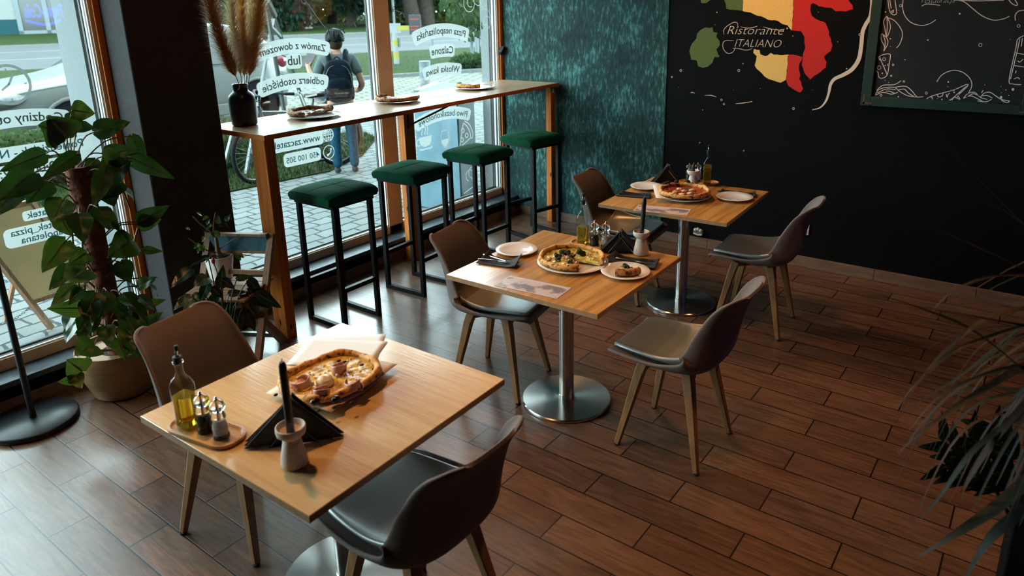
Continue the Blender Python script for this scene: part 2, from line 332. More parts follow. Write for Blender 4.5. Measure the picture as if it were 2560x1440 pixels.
struct(MB().box(-.062, .0, .09, .18, .0, 2.62).box(0.0, 8, .09, .18, -.1, 6).box(-14, -6.2, .361, .5, 0, 6).box(-6.2, 0.001, .361, .5, 2.62, 6).build('wall_outside.001', m_plaster, smooth=False), 'pale rendered street facade of the shop', 'wall')
def glazing(n, x0, x1, label, jl=.05, jr=.05):
    r = thing('window_%d' % n, label, 'window'); r['kind'] = 'structure'
    q = MB(); y0, y1 = -.012, .075; z0, z1 = .168, 2.62
    q.box(x0, x1, y0, y1, z0, z0 + .062).box(x0, x1, y0, y1, z1 - .07, z1).box(x0, x0 + jl, y0, y1, z0, z1).box(x1 - jr, x1, y0, y1, z0, z1)
    q.build('window_frame', m_frame, r, smooth=False, bevel=.003)
    xa, xb, za, zb = x0 + jl, x1 - jr, z0 + .062, z1 - .07
    q = MB()
    for w_, ya, yb in ((.007, .012, .03), (.012, .052, .07)):
        q.box(xa, xb, ya, yb, za, za + w_).box(xa, xa + w_, ya, yb, za, zb).box(xb - w_, xb, ya, yb, za, zb)
    q.build('gasket', m_rubber, r, smooth=False)
    q = MB().box(xa, xb, .0, .011, za, za + .008).box(xa, xa + .008, 0, .011, za, zb).box(xb - .008, xb, 0, .011, za, zb).box(xb - .006, xb - .001, .03, .05, za, zb)
    q.build('glazing_bead', m_frame_light, r, smooth=False)
    MB().box(xa + .002, xb - .002, .036, .042, za + .002, zb - .002).build('pane', m_pane, r, smooth=False)
    return r
m_pane = thin_glass('window_glass', (.96, .985, .98))
glazing(1, -6.2, -3.379, 'tall shop window left of the charcoal pier', .05, .062)
glazing(2, -2.943, -1.359, 'tall shop window between pier and mullion', .03, .135)
glazing(3, -1.359, .0, 'tall shop window beside the teal wall', .012, .058)

# strips added on the outer jambs, their orange stands for warm lamp light
struct(MB().box(-.042, -.0065, -.03, -.012, .168, 2.62).build('trim_8', m_beam, bevel=.002), 'added strip on the window jamb by the teal wall, orange for lamp light', 'trim')
struct(MB().box(-3.424, -3.392, -.03, -.012, .168, 2.62).build('trim_9', m_beam, bevel=.002), 'added strip on the window jamb by the pier, orange for lamp light', 'trim')
# ================================================================== bar counter under the window
H = 1.235
ct = thing('bar_counter', 'long narrow wooden bar counter along the window on square timber legs', 'counter', (-1.475, -.33, 0))
MB().box(-1.45, 1.45, -.305, .305, H - .028, H).build('counter_top', m_counter, ct, bevel=.002)
MB().box(-1.4515, 1.4515, -.3065, -.305, H - .028, H - .0015).box(-1.4515, -1.45, -.305, .305, H - .028, H - .0015).build('edge_band', m_countere, ct, smooth=False)
m_knot = M('pine_knot', (.03, .008, .003), .6)
def beam(x0, x1, y0, y1, knots=()):
    l = MB().box(x0, x1, y0, y1, 0, H - .028).build('leg', m_beam, ct, bevel=.004)
    q = MB()
    for kx, kz, s in knots: q.ball((kx, y0 - .0005, kz), (.007 * s, .0015, .02 * s), 10, 6)
    for kx, kz, s in knots: q.ball((x0 - .0005, (y0 + y1) / 2 + (kz % .03) - .015, kz * .97 + .03), (.0015, .008 * s, .024 * s), 10, 6)
    if knots: q.build('knot', m_knot, l)
beam(-2.915 + 1.475, -2.848 + 1.475, -.612 + .33, -.487 + .33, ((-1.41, .07, 1), (-1.4, .62, .8)))
beam(-1.522 + 1.475, -1.418 + 1.475, -.278 + .33, -.207 + .33, ((-.03, .4, .8),))
beam(-.095 + 1.475, -.03 + 1.475, -.605 + .33, -.55 + .33, ((1.405, .42, .9),))
MB().tube([(-.02, .04, 1.03), (-.02, .04, H - .028)], .008, 4).tube([(-.02, .04, 1.05), (.14, -.24, H - .032)], .007, 4).build('bracket', m_iron, ct)
MB().box(1.395, 1.415, -.279, -.2745, 1.155, 1.19).build('sticker', M('label_paper', (.8, .78, .74), .6, c2=(.15, .15, .15), vs=160, ramp=(.3, .45)), ct, smooth=False)
# ================================================================== bar stools
def make_stool():
    t = thing('bar_stool', 'nearest of the four green velvet bar stools, by the timber counter leg', 'bar stool', (-2.505, -.645, 0), 0, 'bar stools at the window counter')
    W, zt, th = .192, .872, .075
    def top(u, v):
        x, y = (u * 2 - 1), (v * 2 - 1); sx = W * x; sy = W * y; e = max(abs(x), abs(y))
        z = zt - .016 * (abs(x) ** 5 + abs(y) ** 5) - .0045 * math.exp(-(min(abs(x), abs(y)) / .03) ** 2) * (1 - e ** 4)
        c = 1 - .035 * (abs(x * y)) ** 3
        return (sx * c, sy * c, z)
    n = 40; q = MB(); q.grid(top, n, n)
    b = []
    for i in range(n): b.append((i / n, 0))
    for i in range(n): b.append((1, i / n))
    for i in range(n): b.append((1 - i / n, 1))
    for i in range(n): b.append((0, 1 - i / n))
    rings = []
    for (sc_, z) in ((1, None), (1.02, zt - .038), (1.02, zt - .055), (.985, zt - th), (.4, zt - th)):
        rings.append([(p[0] * sc_, p[1] * sc_, p[2] if z is None else z) for p in (top(*k) for k in b)])
    vs = [p for r_ in rings for p in r_]; m_ = len(b)
    fs = [(k * m_ + i, k * m_ + (i + 1) % m_, (k + 1) * m_ + (i + 1) % m_, (k + 1) * m_ + i) for k in range(4) for i in range(m_)]
    q.add(vs, fs)
    bmq = q.build('seat', m_velvet, t, angle=80)
    MB().box(-.16, .16, -.175, .175, zt - th - .022, zt - th).build('seat_frame', m_iron, t, smooth=False)
    for sx in (-1, 1):
        for sy in (-1, 1): MB().box(-.014, .014, -.014, .014, .0, zt - th - .02, T(sx * .136, sy * .163)).build('leg', m_iron, t, smooth=False, bevel=.001)
        MB().box(sx * .136 - .014, sx * .136 + .014, -.149, .149, 0.0, .028).build('floor_rail', m_iron, t, smooth=False, bevel=.001)
        MB().box(-.122, .122, sx * .163 - .014, sx * .163 + .014, .245, .273).build('footrest', m_iron, t, smooth=False, bevel=.001)
    return t
st = make_stool()
dup(st, (-1.855, -.665, 0), R(3), 'second nearest green velvet bar stool, at the middle counter leg')
dup(st, (-1.155, -.66, 0), R(-2), 'third green velvet bar stool, in front of the coffee cup decal')
dup(st, (-.455, -.66, 0), R(-12), 'farthest green velvet bar stool, by the teal wall')
# ================================================================== dining tables
def make_table(label, loc, rz, mt):
    t = thing('dining_table', label, 'table', loc, rz, 'square pedestal dining tables')
    MB().box(-.4, .4, -.4, .4, .6905, .7125).build('tabletop', mt, t, bevel=.0015)
    MB().box(-.4008, .4008, -.4008, -.4, .691, .7115).box(-.4008, -.4, -.4, .4, .691, .7115).box(.4, .4008, -.4, .4, .691, .7115).box(-.4, .4, .4, .4008, .691, .7115).build('edge_band', m_oaked, t, smooth=False)
    MB().box(-.18, .18, -.02, .02, .675, .6905).box(-.02, .02, -.18, .18, .675, .6905).build('support_plate', m_iron, t, smooth=False)
    MB().lathe([(.036, .02), (.036, .68)], 40).build('pole', m_steelp, t)
    MB().lathe([(.0385, .02), (.0385, .034), (.0365, .036)], 40).build('collar', m_steelp, t)
    MB().lathe([(.0, 0), (.218, 0), (.2215, .004), (.2215, .012), (.217, .0165), (.03, .020), (.0, .020)], 96, cap=False).build('base_plate', m_steelb, t, angle=25)
    return t
def aniso(name, radial):
    m = M(name, (.50, .49, .47), .27, 1); nt = m.node_tree; b = nt.nodes['Principled BSDF']
    b.inputs['Anisotropic'].default_value = .75
    tg = nd(nt, 'ShaderNodeTangent'); tg.direction_type = 'RADIAL'; tg.axis = 'Z'; nt.links.new(tg.outputs[0], b.inputs['Tangent']); b.inputs['Anisotropic Rotation'].default_value = .25
    return m
m_steelb = aniso('brushed_steel_disc', True); m_steelp = M('brushed_steel_tube', (.45, .43, .41), .25, 1)
T1 = make_table('pale oak pedestal table nearest the camera, with the long prosciutto pizza', (-3.9497, -2.3627, 0), .0175, m_oak)
T2 = make_table('middle pedestal table with the sliced broccoli pizza', (-2.535, -2.3455, 0), .0101, m_oakx)
T3 = make_table('farthest pedestal table by the black wall, with the tomato pizza', (-1.1113, -2.3082, 0), .0397, m_oakx)
# ================================================================== tub chairs
PROF = [(.248, .430), (.238, .450), (.19, .452), (.10, .442), (0, .430), (-.09, .424), (-.145, .428), (-.185, .446), (-.212, .478), (-.226, .525), (-.236, .585), (-.250, .645), (-.266, .700), (-.285, .742), (-.302, .770), (-.313, .786), (-.319, .790)]
WID = [.160, .185, .212, .226, .232, .232, .231, .228, .222, .213, .204, .196, .189, .183, .174, .152, .105]
EDG = [.0, .004, .016, .030, .048, .076, .100, .118, .122, .114, .098, .082, .066, .050, .036, .024, .012]
def chair_surface(inset=0, off=0, k0=0, k1=99, n=6):
    p = smooth_path([(a, b, 0) for a, b in PROF], n); wd = smooth_path([(a, 0, 0) for a in WID], n); ed = smooth_path([(a, 0, 0) for a in EDG], n)
    p, wd, ed = p[k0:k1], wd[k0:k1], ed[k0:k1]; N = len(p) - 1
    def fn(u, v):
        i = min(int(round(u * N)), N); s = v * 2 - 1
        a = p[max(i - 1, 0)]; b = p[min(i + 1, N)]; d = (b - a).normalized(); nrm = Vector((0, -d.y, d.x)) * -1 if False else Vector((0, d.y, -d.x))
        # normal towards the sitter: profile runs front -> back -> up, sitter is above / in front
        q_ = Vector((0, p[i].x, p[i].y)); w_ = max(wd[i].x - inset, .01); e_ = ed[i].x
        return q_ + Vector((w_ * math.sin(s * PI / 2 * .92) / math.sin(PI / 2 * .92), 0, 0)) + nrm * (e_ * abs(s) ** 2.6 + off)
    return fn, N
def make_chair():
    t = thing('dining_chair', '', 'chair', (0, 0, 0), 0, 'grey tub chairs on wooden legs')
    fn, N = chair_surface()
    MB().grid(fn, N, 30).build('shell', [m_fabric], t, solid=.013, sub=1, angle=180)
    fn2, N2 = chair_surface(.040, .0165, 8, 40)
    MB().grid(fn2, N2, 24).build('seat_pad', [m_seatpad], t, solid=.016, sub=1, angle=180)
    MB().box(-.15, .15, -.028, .028, .385, .412, T(rz=PI / 4)).box(-.15, .15, -.028, .028, .385, .412, T(rz=-PI / 4)).lathe([(.0, .40), (.10, .40), (.10, .425), (0, .425)], 24, cap=False).build('underframe', m_leg, t, bevel=.003)
    for sx in (-1, 1):
        for sy in (-1, 1):
            l = MB().tube([(sx * .112, sy * .098, .412), (sx * .124, sy * .114, .36), (sx * .184, sy * .188, .005)], [.031, .029, .0165], 4, square=True).build('leg', m_leg, t, bevel=.004)
            MB().cyl((sx * .1845, sy * .1886, .006), (sx * .185, sy * .189, 0), .014, .013, 12).build('foot_pad', m_rubber, l)
    return t
ch = make_chair()
# a chair faces +y; those at the window side are turned round
CHAIRS = [((-3.95, -1.825), 180 + 10, 'grey tub chair beyond the nearest table, its back to the big potted vine'),
          ((-3.955, -2.725), -1, 'grey tub chair in the foreground, its back to the camera, at the nearest table'),
          ((-2.56, -1.955), 180 + 10, 'grey tub chair on the window side of the middle table'),
          ((-2.542, -2.926), 0, 'grey tub chair on the aisle side of the middle table'),
          ((-1.16, -1.90), 180 + 6, 'grey tub chair on the teal wall side of the farthest table'),
          ((-1.135, -2.80), 4, 'grey tub chair on the aisle side of the farthest table, before the socket')]
for i, ((x, y), a, lb) in enumerate(CHAIRS):
    c = ch if i == 0 else dup(ch, (x, y, 0), R(a))
    c.location = (x, y, 0); c.rotation_euler = (0, 0, R(a)); c['label'] = lb
# ================================================================== street outside
UD = Vector((.8904, -.4552, 0)); ND = Vector((.4552, .8904, 0))      # along the road, across the road
def rp(u, n, z=0): return UD * u + ND * n + Vector((0, 0, z))
def paver_mat(name, c1, c2, joint, sx, sy, mort=.06, rot=0, dist=.012):
    m = bpy.data.materials.new(name); m.use_nodes = True; nt = m.node_tree; b = nt.nodes['Principled BSDF']; L = nt.links.new
    g = nd(nt, 'ShaderNodeNewGeometry'); mp = nd(nt, 'ShaderNodeMapping'); mp.inputs['Rotation'].default_value = (0, 0, rot); L(g.outputs['Position'], mp.inputs[0])
    nz = nd(nt, 'ShaderNodeTexNoise'); nz.inputs['Scale'].default_value = 7; L(mp.outputs[0], nz.inputs[0])
    va = nd(nt, 'ShaderNodeVectorMath', operation='MULTIPLY_ADD'); L(nz.outputs['Color'], va.inputs[0]); va.inputs[1].default_value = (dist * 4,) * 3; L(mp.outputs[0], va.inputs[2])
    bk = nd(nt, 'ShaderNodeTexBrick'); L(va.outputs[0], bk.inputs[0]); bk.offset = .5
    for k, v in (('Scale', 1), ('Mortar Size', mort * sy), ('Mortar Smooth', .4), ('Brick Width', sx), ('Row Height', sy)): bk.inputs[k].default_value = v
    bk.inputs['Color1'].default_value = (*c1, 1); bk.inputs['Color2'].default_value = (*c2, 1); bk.inputs['Mortar'].default_value = (*joint, 1)
    L(bk.outputs['Color'], b.inputs['Base Color']); b.inputs['Roughness'].default_value = .9
    bp = nd(nt, 'ShaderNodeBump'); bp.inputs['Strength'].default_value = .6; bp.inputs['Distance'].default_value = .02; bp.invert = True; L(bk.outputs['Fac'], bp.inputs['Height']); L(bp.outputs[0], b.inputs['Normal'])
    return m
m_pave = paver_mat('concrete_pavers', (0.156, 0.17, 0.17), (0.123, 0.137, 0.135), (0.0425, 0.052, 0.052), .21, .165, .075, 0, .02)
m_grid = paver_mat('grass_pavers', (0.165, 0.176, 0.172), (0.118, 0.129, 0.125), (0.0549, 0.0706, 0.0314), .34, .22, .16, .46, .03)
m_road = M('asphalt', (0.0724, 0.0788, 0.0811), .8, var=.12, vs=.6, detail=8)
m_kerb = M('kerb_concrete', (0.098, 0.105, 0.105), .9, var=.2, vs=12)
m_lawn = M('lawn', (0.0224, 0.0335, 0.00892), .95, c2=(0.0112, 0.0201, 0.00669), vs=5, bump=1, bs=30, detail=10)
m_lawnf = M('far_lawn', (0.0198, 0.0335, 0.00866), .95, c2=(0.0137, 0.0276, 0.00788), vs=1.2, bump=.6, bs=10, detail=10)
def slab(name, poly, z0, z1, mt, label, cat='ground'):
    return struct(MB().prism(poly, z0, z1).build(name, mt, smooth=False), label, cat)
slab('ground_1', [(-30, .3), (40, .3), (40, -3), (70, -3), (70, 80), (-60, 80), (-60, .3)], -.2, -.004, m_pave, 'pale interlocking paving outside the windows')
def strip(name, n0, n1, z0, z1, mt, label, u0=-70, u1=70): return slab(name, [rp(u0, n0)[:2], rp(u1, n0)[:2], rp(u1, n1)[:2], rp(u0, n1)[:2]], z0, z1, mt, label)
strip('ground_2', 7.2, 13.0, -.1, .004, m_grid, 'parking bay of white grass pavers')
strip('trim_2', 13.0, 13.2, -.1, .09, m_kerb, 'concrete kerb of the parking bay')
strip('ground_3', 13.2, 23.2, -.1, .03, m_lawnf, 'grass verge between parking and road')
strip('road', 23.4, 43.3, -.1, .012, m_road, 'pale grey road')
strip('trim_3', 23.2, 23.4, -.1, .06, m_kerb, 'near road kerb'); strip('trim_4', 43.3, 43.6, -.1, .1, m_kerb, 'far road kerb')
for k, n in enumerate((29.9, 36.5)): strip('trim_%d' % (5 + k), n, n + .16, 0, .016, M('road_line', (0.164, 0.17, 0.17), .8), 'white line along the road')
strip('ground_4', 43.6, 130, -.1, .03, m_lawnf, 'grass beyond the road', -110, 110)
LAWN = [(-9, 2.92), (-1.06, 2.93), (.16, 2.78), (1.0, 3.15), (2.0, 3.95), (2.25, 4.6), (1.2, 5.1), (-9, 5.2)]
slab('ground_5', LAWN, -.1, .012, m_lawn, 'small lawn patch in the paving')
strip('ground_6', 5.6, 7.2, -.1, -.002, m_pave, 'paving before the parking bay')
m_blade = M('grass_blade', (0.0358, 0.0525, 0.0126), .7, c2=(0.0105, 0.0231, 0.00588), vs=3)
def inside(p, poly):
    c = False; n = len(poly)
    for i in range(n):
        (x1, y1), (x2, y2) = poly[i], poly[(i + 1) % n]
        if (y1 > p[1]) != (y2 > p[1]) and p[0] < (x2 - x1) * (p[1] - y1) / (y2 - y1) + x1: c = not c
    return c
rnd = random.Random(5)
def blades(name, spots, hmin, hmax, wd, mt, label):
    q = MB()
    for x, y in spots:
        h = rnd.uniform(hmin, hmax); a = rnd.uniform(0, 6.3); lx, ly = rnd.gauss(0, .35) * h, rnd.gauss(0, .35) * h; cx, cy = math.cos(a) * wd, math.sin(a) * wd
        q.v += [Vector((x - cx, y - cy, 0)), Vector((x + cx, y + cy, 0)), Vector((x + lx, y + ly, h))]; n = len(q.v) - 3; q.f.append((n, n + 1, n + 2)); q.mi.append(0)
    return tag(q.build(name, mt, smooth=False), label, 'grass', kind='stuff')
sp = []
while len(sp) < 11000:
    p = (rnd.uniform(-3.2, 2.3), rnd.uniform(2.75, 5.2))
    if inside(p, LAWN): sp.append(p)
blades('lawn_grass', sp, .03, .10, .006, m_blade, 'short grass on the lawn patch behind the bicycle')
sp = [tuple(rp(rnd.uniform(-16, 14), rnd.uniform(13.2, 20))[:2]) for _ in range(14000)]
blades('verge_grass', sp, .03, .09, .010, m_blade, 'longer grass on the verge beyond the parking bay')
# ---- foliage
def fol(name, c, c2):
    m = M(name, c, .6, c2=c2, vs=1.3, detail=3); nt = m.node_tree; b = nt.nodes['Principled BSDF']
    tl = nd(nt, 'ShaderNodeBsdfTranslucent'); tl.inputs[0].default_value = (c[0] * 1.3, c[1] * 1.5, c[2], 1); mx = nd(nt, 'ShaderNodeMixShader'); mx.inputs[0].default_value = .3
    nt.links.new(b.outputs[0], mx.inputs[1]); nt.links.new(tl.outputs[0], mx.inputs[2]); nt.links.new(mx.outputs[0], nt.nodes['Material Output'].inputs[0])
    return m
m_fd = fol('foliage_dark', (0.0133, 0.0295, 0.0172), (0.00381, 0.0114, 0.00762)); m_fm = fol('foliage_mid', (0.0355, 0.0567, 0.0189), (0.0104, 0.0237, 0.0113)); m_fy = fol('foliage_yellow', (0.142, 0.128, 0.0142), (0.0426, 0.0567, 0.00945)); m_fb = fol('foliage_bush', (0.0473, 0.0709, 0.0284), (0.00945, 0.0189, 0.00851))  # the yellow foliage has sunlight put into its colour
m_bark = M('bark', (0.035, 0.028, 0.0231), .9, var=.5, vs=9, bump=.8, bs=14); m_barkp = M('pale_bark', (0.196, 0.203, 0.189), .9, var=.3, vs=6)
def cards(q, c, rx, ry, rz, n, s, seed, shell=.5):
    g = random.Random(seed)
    for _ in range(n):
        while True:
            d = Vector((g.uniform(-1, 1), g.uniform(-1, 1), g.uniform(-1, 1)))
            if shell < d.length < 1: break
        lump = 1 + .25 * noise.noise(d * 2.3 + Vector((seed, 0, 0)))
        p = Vector((c[0] + d.x * rx * lump, c[1] + d.y * ry * lump, c[2] + d.z * rz * lump)); sz = s * g.uniform(.6, 1.3)
        e = Euler((g.uniform(0, 6.3), g.uniform(0, 6.3), g.uniform(0, 6.3))).to_matrix(); a, b = e @ Vector((sz, 0, 0)), e @ Vector((0, sz * .5, 0))
        q.add([p - a, p + b, p + a, p - b], [(0, 1, 2, 3)])
def tree(name, label, base, h, crown, n, leaf, mt, bark, r, seed, lean=0, group='trees beyond the road'):
    t = thing(name, label, 'tree', base, 0, group)
    q = MB(); top = h * .8
    q.tube([(0, 0, -.1), (lean * .3, 0, top * .4), (lean, 0, top)], [r, r * .8, r * .4], 10)
    g = random.Random(seed)
    for k in range(5):
        a = g.uniform(0, 6.3); z = top * g.uniform(.3, .8); q.tube([(lean * z / top, 0, z), (lean + math.cos(a) * crown[0] * .6, math.sin(a) * crown[1] * .6, z + h * .25)], [r * .4, r * .1], 6)
    q.build('trunk', bark, t)
    q = MB(); cards(q, (lean, 0, crown[3]), crown[0], crown[1], crown[2], int(n * 3.2) if leaf > .2 else n, leaf * .5 if leaf > .2 else leaf, seed, .35); q.build('crown', mt, t, smooth=False)
    return t
def gp(px, py): p = onz(px, py, 0); return (p.x, p.y, 0)
tree('conifer_tree', 'dense dark evergreen behind the ladder, across the road', gp(690, 80), 11, (4.2, 4.2, 6, 5.2), 2600, .5, m_fd, m_bark, .3, 3)
tree('slender_tree', 'tree with a straight pale trunk across the road, left of the cyclist', gp(770, 72), 14, (4, 4, 5, 9), 1300, .5, m_fm, m_barkp, .42, 4)
tree('dark_tree', 'dark leaning tree across the road, above the cyclist', gp(832, 60), 13, (5, 5, 4.6, 6.6), 1700, .6, m_fd, m_bark, .6, 5, 1.5)
tree('dark_tree', 'broad dark tree across the road, left of the mullion', gp(880, 66), 11, (4.4, 4.4, 4.4, 5.4), 2000, .5, m_fd, m_bark, .5, 6)
tree('dark_tree', 'dark tree across the road, just right of the mullion', gp(962, 66), 12, (4.5, 4.5, 4.5, 6.2), 1800, .5, m_fd, m_bark, .5, 7)
tree('dark_tree', 'leaning dark trunk across the road, left of the thick one', gp(1036, 66), 12, (4.5, 4.5, 3.6, 7.5), 1500, .5, m_fm, m_bark, .7, 8, -2.4)
tree('dark_tree', 'thick dark trunk across the road, above the pizza lettering', gp(1066, 64), 13, (5, 5, 4, 8.2), 1500, .5, m_fm, m_bark, .8, 9, -.6)
tree('dark_tree', 'dark tree across the road, farthest to the right', gp(1140, 60), 12, (6, 6, 5, 6), 2200, .5, m_fm, m_bark, .5, 10)
tree('roadside_tree', 'leafy young tree at the right edge of the verge', (13.6, 11.6, 0), 3.6, (1.25, 1.25, 1.05, 1.75), 1500, .10, m_fm, m_bark, .05, 11, 0, 'verge trees')
for k, (px, py, rr, hh, mt, lb) in enumerate(((720, 58, 6, 4, m_fm, 'green hedge mass behind the slender tree'), (800, 50, 8, 3.4, m_fy, 'shrubs coloured sunlit yellow behind the dark trees, left of the mullion'), (1000, 50, 7, 4, m_fm, 'green hedge mass behind the bus stop'), (1090, 48, 9, 3.2, m_fy, 'shrubs coloured sunlit yellow behind the thick trunk'), (900, 46, 10, 4.5, m_fm, 'green hedge mass behind the cyclist'), (1200, 46, 9, 5, m_fd, 'dark hedge mass at the right end of the street'), (640, 56, 7, 6, m_fm, 'green hedge mass behind the pampas'), (560, 56, 8, 7, m_fm, 'green hedge mass beside the pier'))):
    p = gp(px, py + 8); q = MB(); cards(q, (0, 0, hh * .9), rr, 3, hh, 4200, .27, 40 + k, .4)
    o = q.build('shrub_mass', mt, smooth=False, loc=p); tag(o, lb, 'shrub', 'hedges across the road')
# continuous tree line far behind, too mixed to count
q = MB()
for k in range(70):
    p = rp(-110 + k * 3.6, 104 + (k % 3) * 2.5, 4 + (k % 4)); cards(q, p, 5.0, 3, 7, 120, 1.3, 100 + k, .3)
tag(q.build('distant_treeline', m_fd, smooth=False), 'mixed dark tree line far across the road', 'trees', kind='stuff')
# bushes in front of the car and by the kerb
def bush(px, py, r, h, n, leaf, seed, label, mt=m_fb):
    q = MB(); p = gp(px, py); cards(q, (0, 0, h * .5), r, r * .8, h * .55, n, leaf, seed, .3)
    t = thing('bush', label, 'bush', p, 0, 'low bushes on the lawn'); q.build('foliage', mt, t, smooth=False)
    MB().tube([(0, 0, -.05), (.02, 0, h * .6)], [.02, .008], 6).build('stem', m_bark, t)
bush(0, 470, .62, .6, 1500, .05, 21, 'low leafy bush behind the vine, leftmost outside')
bush(160, 450, .6, .55, 1500, .05, 22, 'low leafy bush outside, behind the moss pole')
bush(90, 430, .6, .5, 1300, .055, 23, 'low leafy bush before the headlight')
bush(578, 420, .42, .55, 1100, .045, 24, 'low leafy bush outside, just right of the pier')
bush(640, 380, .45, .4, 900, .045, 25, 'low leafy bush outside, behind the counter leg')
bush(1235, 172, .8, .5, 900, .07, 26, 'low bush at the kerb beside the right reveal', m_fm)
bush(1180, 172, .8, .45, 900, .07, 27, 'low bush at the kerb under the young tree', m_fm)
# ---- building across the street
m_bw = M('far_white_wall', (0.132, 0.146, 0.141), .9); m_bt = M('far_teal_wall', (0.00945, 0.0347, 0.041), .8); m_bg = M('far_dark_glass', (0.014, 0.0168, 0.0168), .15); m_ba = M('far_aluminium', (0.0693, 0.0914, 0.0977), .5)
bl = thing('street_building', 'white building with dark glazed entrance far across the street', 'building', (20.5, 67, 0), R(-27))
MB().box(-22, -.6, 0, 12, 0, 36).build('wall', m_bw, bl, smooth=False)
MB().box(-22, -.6, -.05, 0, 0, 1.25).build('plinth', m_bt, bl, smooth=False)
MB().box(-.6, 12, 0, 12, 0, 9).build('entrance_glass', m_bg, bl, smooth=False)
MB().box(-.6, 14, 0, 12, 9, 36).build('upper_wall', m_bw, bl, smooth=False)  # unseen storeys, walls raised this high to keep sky out of floor reflections
for zz in range(11):
    for xx in range(8): MB().box(-20 + xx * 4.2, -18.2 + xx * 4.2, -.04, .1, 4.0 + zz * 2.9 + (0 if xx < 4 else 6), 5.5 + zz * 2.9 + (0 if xx < 4 else 6)).build('window', m_bg, bl, smooth=False) if 4.0 + zz * 2.9 + (0 if xx < 4 else 6) < 34 else None
q = MB()
for x in (-.6, 1.4, 4.0, 6.6, 9): q.box(x, x + .35, -.15, 0, 0, 9)
q.box(-.6, 9, -.15, 0, 0, .3).box(-.6, 3, -.14, 0, 3.5, 3.75); q.build('entrance_frame', m_ba, bl, smooth=False)
# ---- street furniture
m_pw = M('post_white', (0.112, 0.126, 0.13), .6); m_py = M('post_yellow', (0.147, 0.133, 0.00525), .6); m_pg = M('post_grey', (0.07, 0.0945, 0.105), .6); m_pr = M('post_red', (0.173, 0.0063, 0.0063), .6); m_pk = M('post_black', (0.007, 0.0084, 0.0098), .5)
bp_ = thing('barrier_post', 'white and yellow banded post with sign and black display on the verge', 'post', gp(992, 162))
for k in range(5): MB().lathe([(.085, .2 * k), (.085, .2 * k + .2)], 14).build('band', m_py if k % 2 else m_pw, bp_)
MB().box(-.2, .2, -.02, .02, 1.0, 1.3, T(rz=-.9)).build('sign_plate', m_pw, bp_, smooth=False)
q = text_mb('UWAGA', .085); q2 = MB(); q2.add(q.v, q.f, T(-.02, -.021, 1.21, R(90), 0, 0)); q2 = q2
MB().add([T(rz=-.9) @ v for v in q2.v], q2.f).build('sign_lettering', m_pg, bp_, smooth=False)
MB().box(.1, .5, -.03, .03, 1.08, 1.22, T(rz=-.9)).build('arm', m_py, bp_, smooth=False)
d_ = MB().box(.48, .85, -.06, .06, .95, 1.55, T(rz=-.9)).build('display', m_pk, bp_, smooth=False)
for z in (1.08, 1.18, 1.4): MB().box(.52, .8, -.065, -.06, z, z + .03, T(rz=-.9)).build('red_bar', m_pr, d_, smooth=False)
MB().box(.06, .11, -.13, -.06, .55, .85).build('lock', m_pg, bp_, smooth=False)
def post(px, py, h, r, mats, label, name='bollard'):
    t = thing(name, label, 'post', gp(px, py))
    for k, mt in enumerate(mats): MB().lathe([(r, h * k / len(mats)), (r, h * (k + 1) / len(mats))], 14).build('band', mt, t)
post(1083, 138, .98, .06, (m_pw, m_pg, m_pr), 'red topped marker post behind the cake-white calzone lettering'.replace('cake-white ', ''))
post(784, 152, .75, .055, (m_pr, m_pg), 'thin grey marker post with a red foot, left of the cyclist')
post(1065, 220, .62, .13, (m_pg, m_pw, m_pg, m_pw, m_pg), 'stout grey banded bollard on the grass pavers')
post(1181, 152, 1.1, .055, (m_pg,), 'left of two blue grey posts under the young tree'); post(1194, 160, .8, .07, (m_pg,), 'right of two blue grey posts under the young tree')
bs = thing('bus_stop_frame', 'slim pale goalpost frame of a bus stop across the road', 'bus stop', gp(986, 68))
for x in (0, 1.5): MB().box(x, x + .14, 0, .14, 0, 3.4).build('post', m_pw, bs, smooth=False)
MB().box(0, 1.64, 0, .14, 3.3, 3.44).build('crossbar', m_pw, bs, smooth=False)
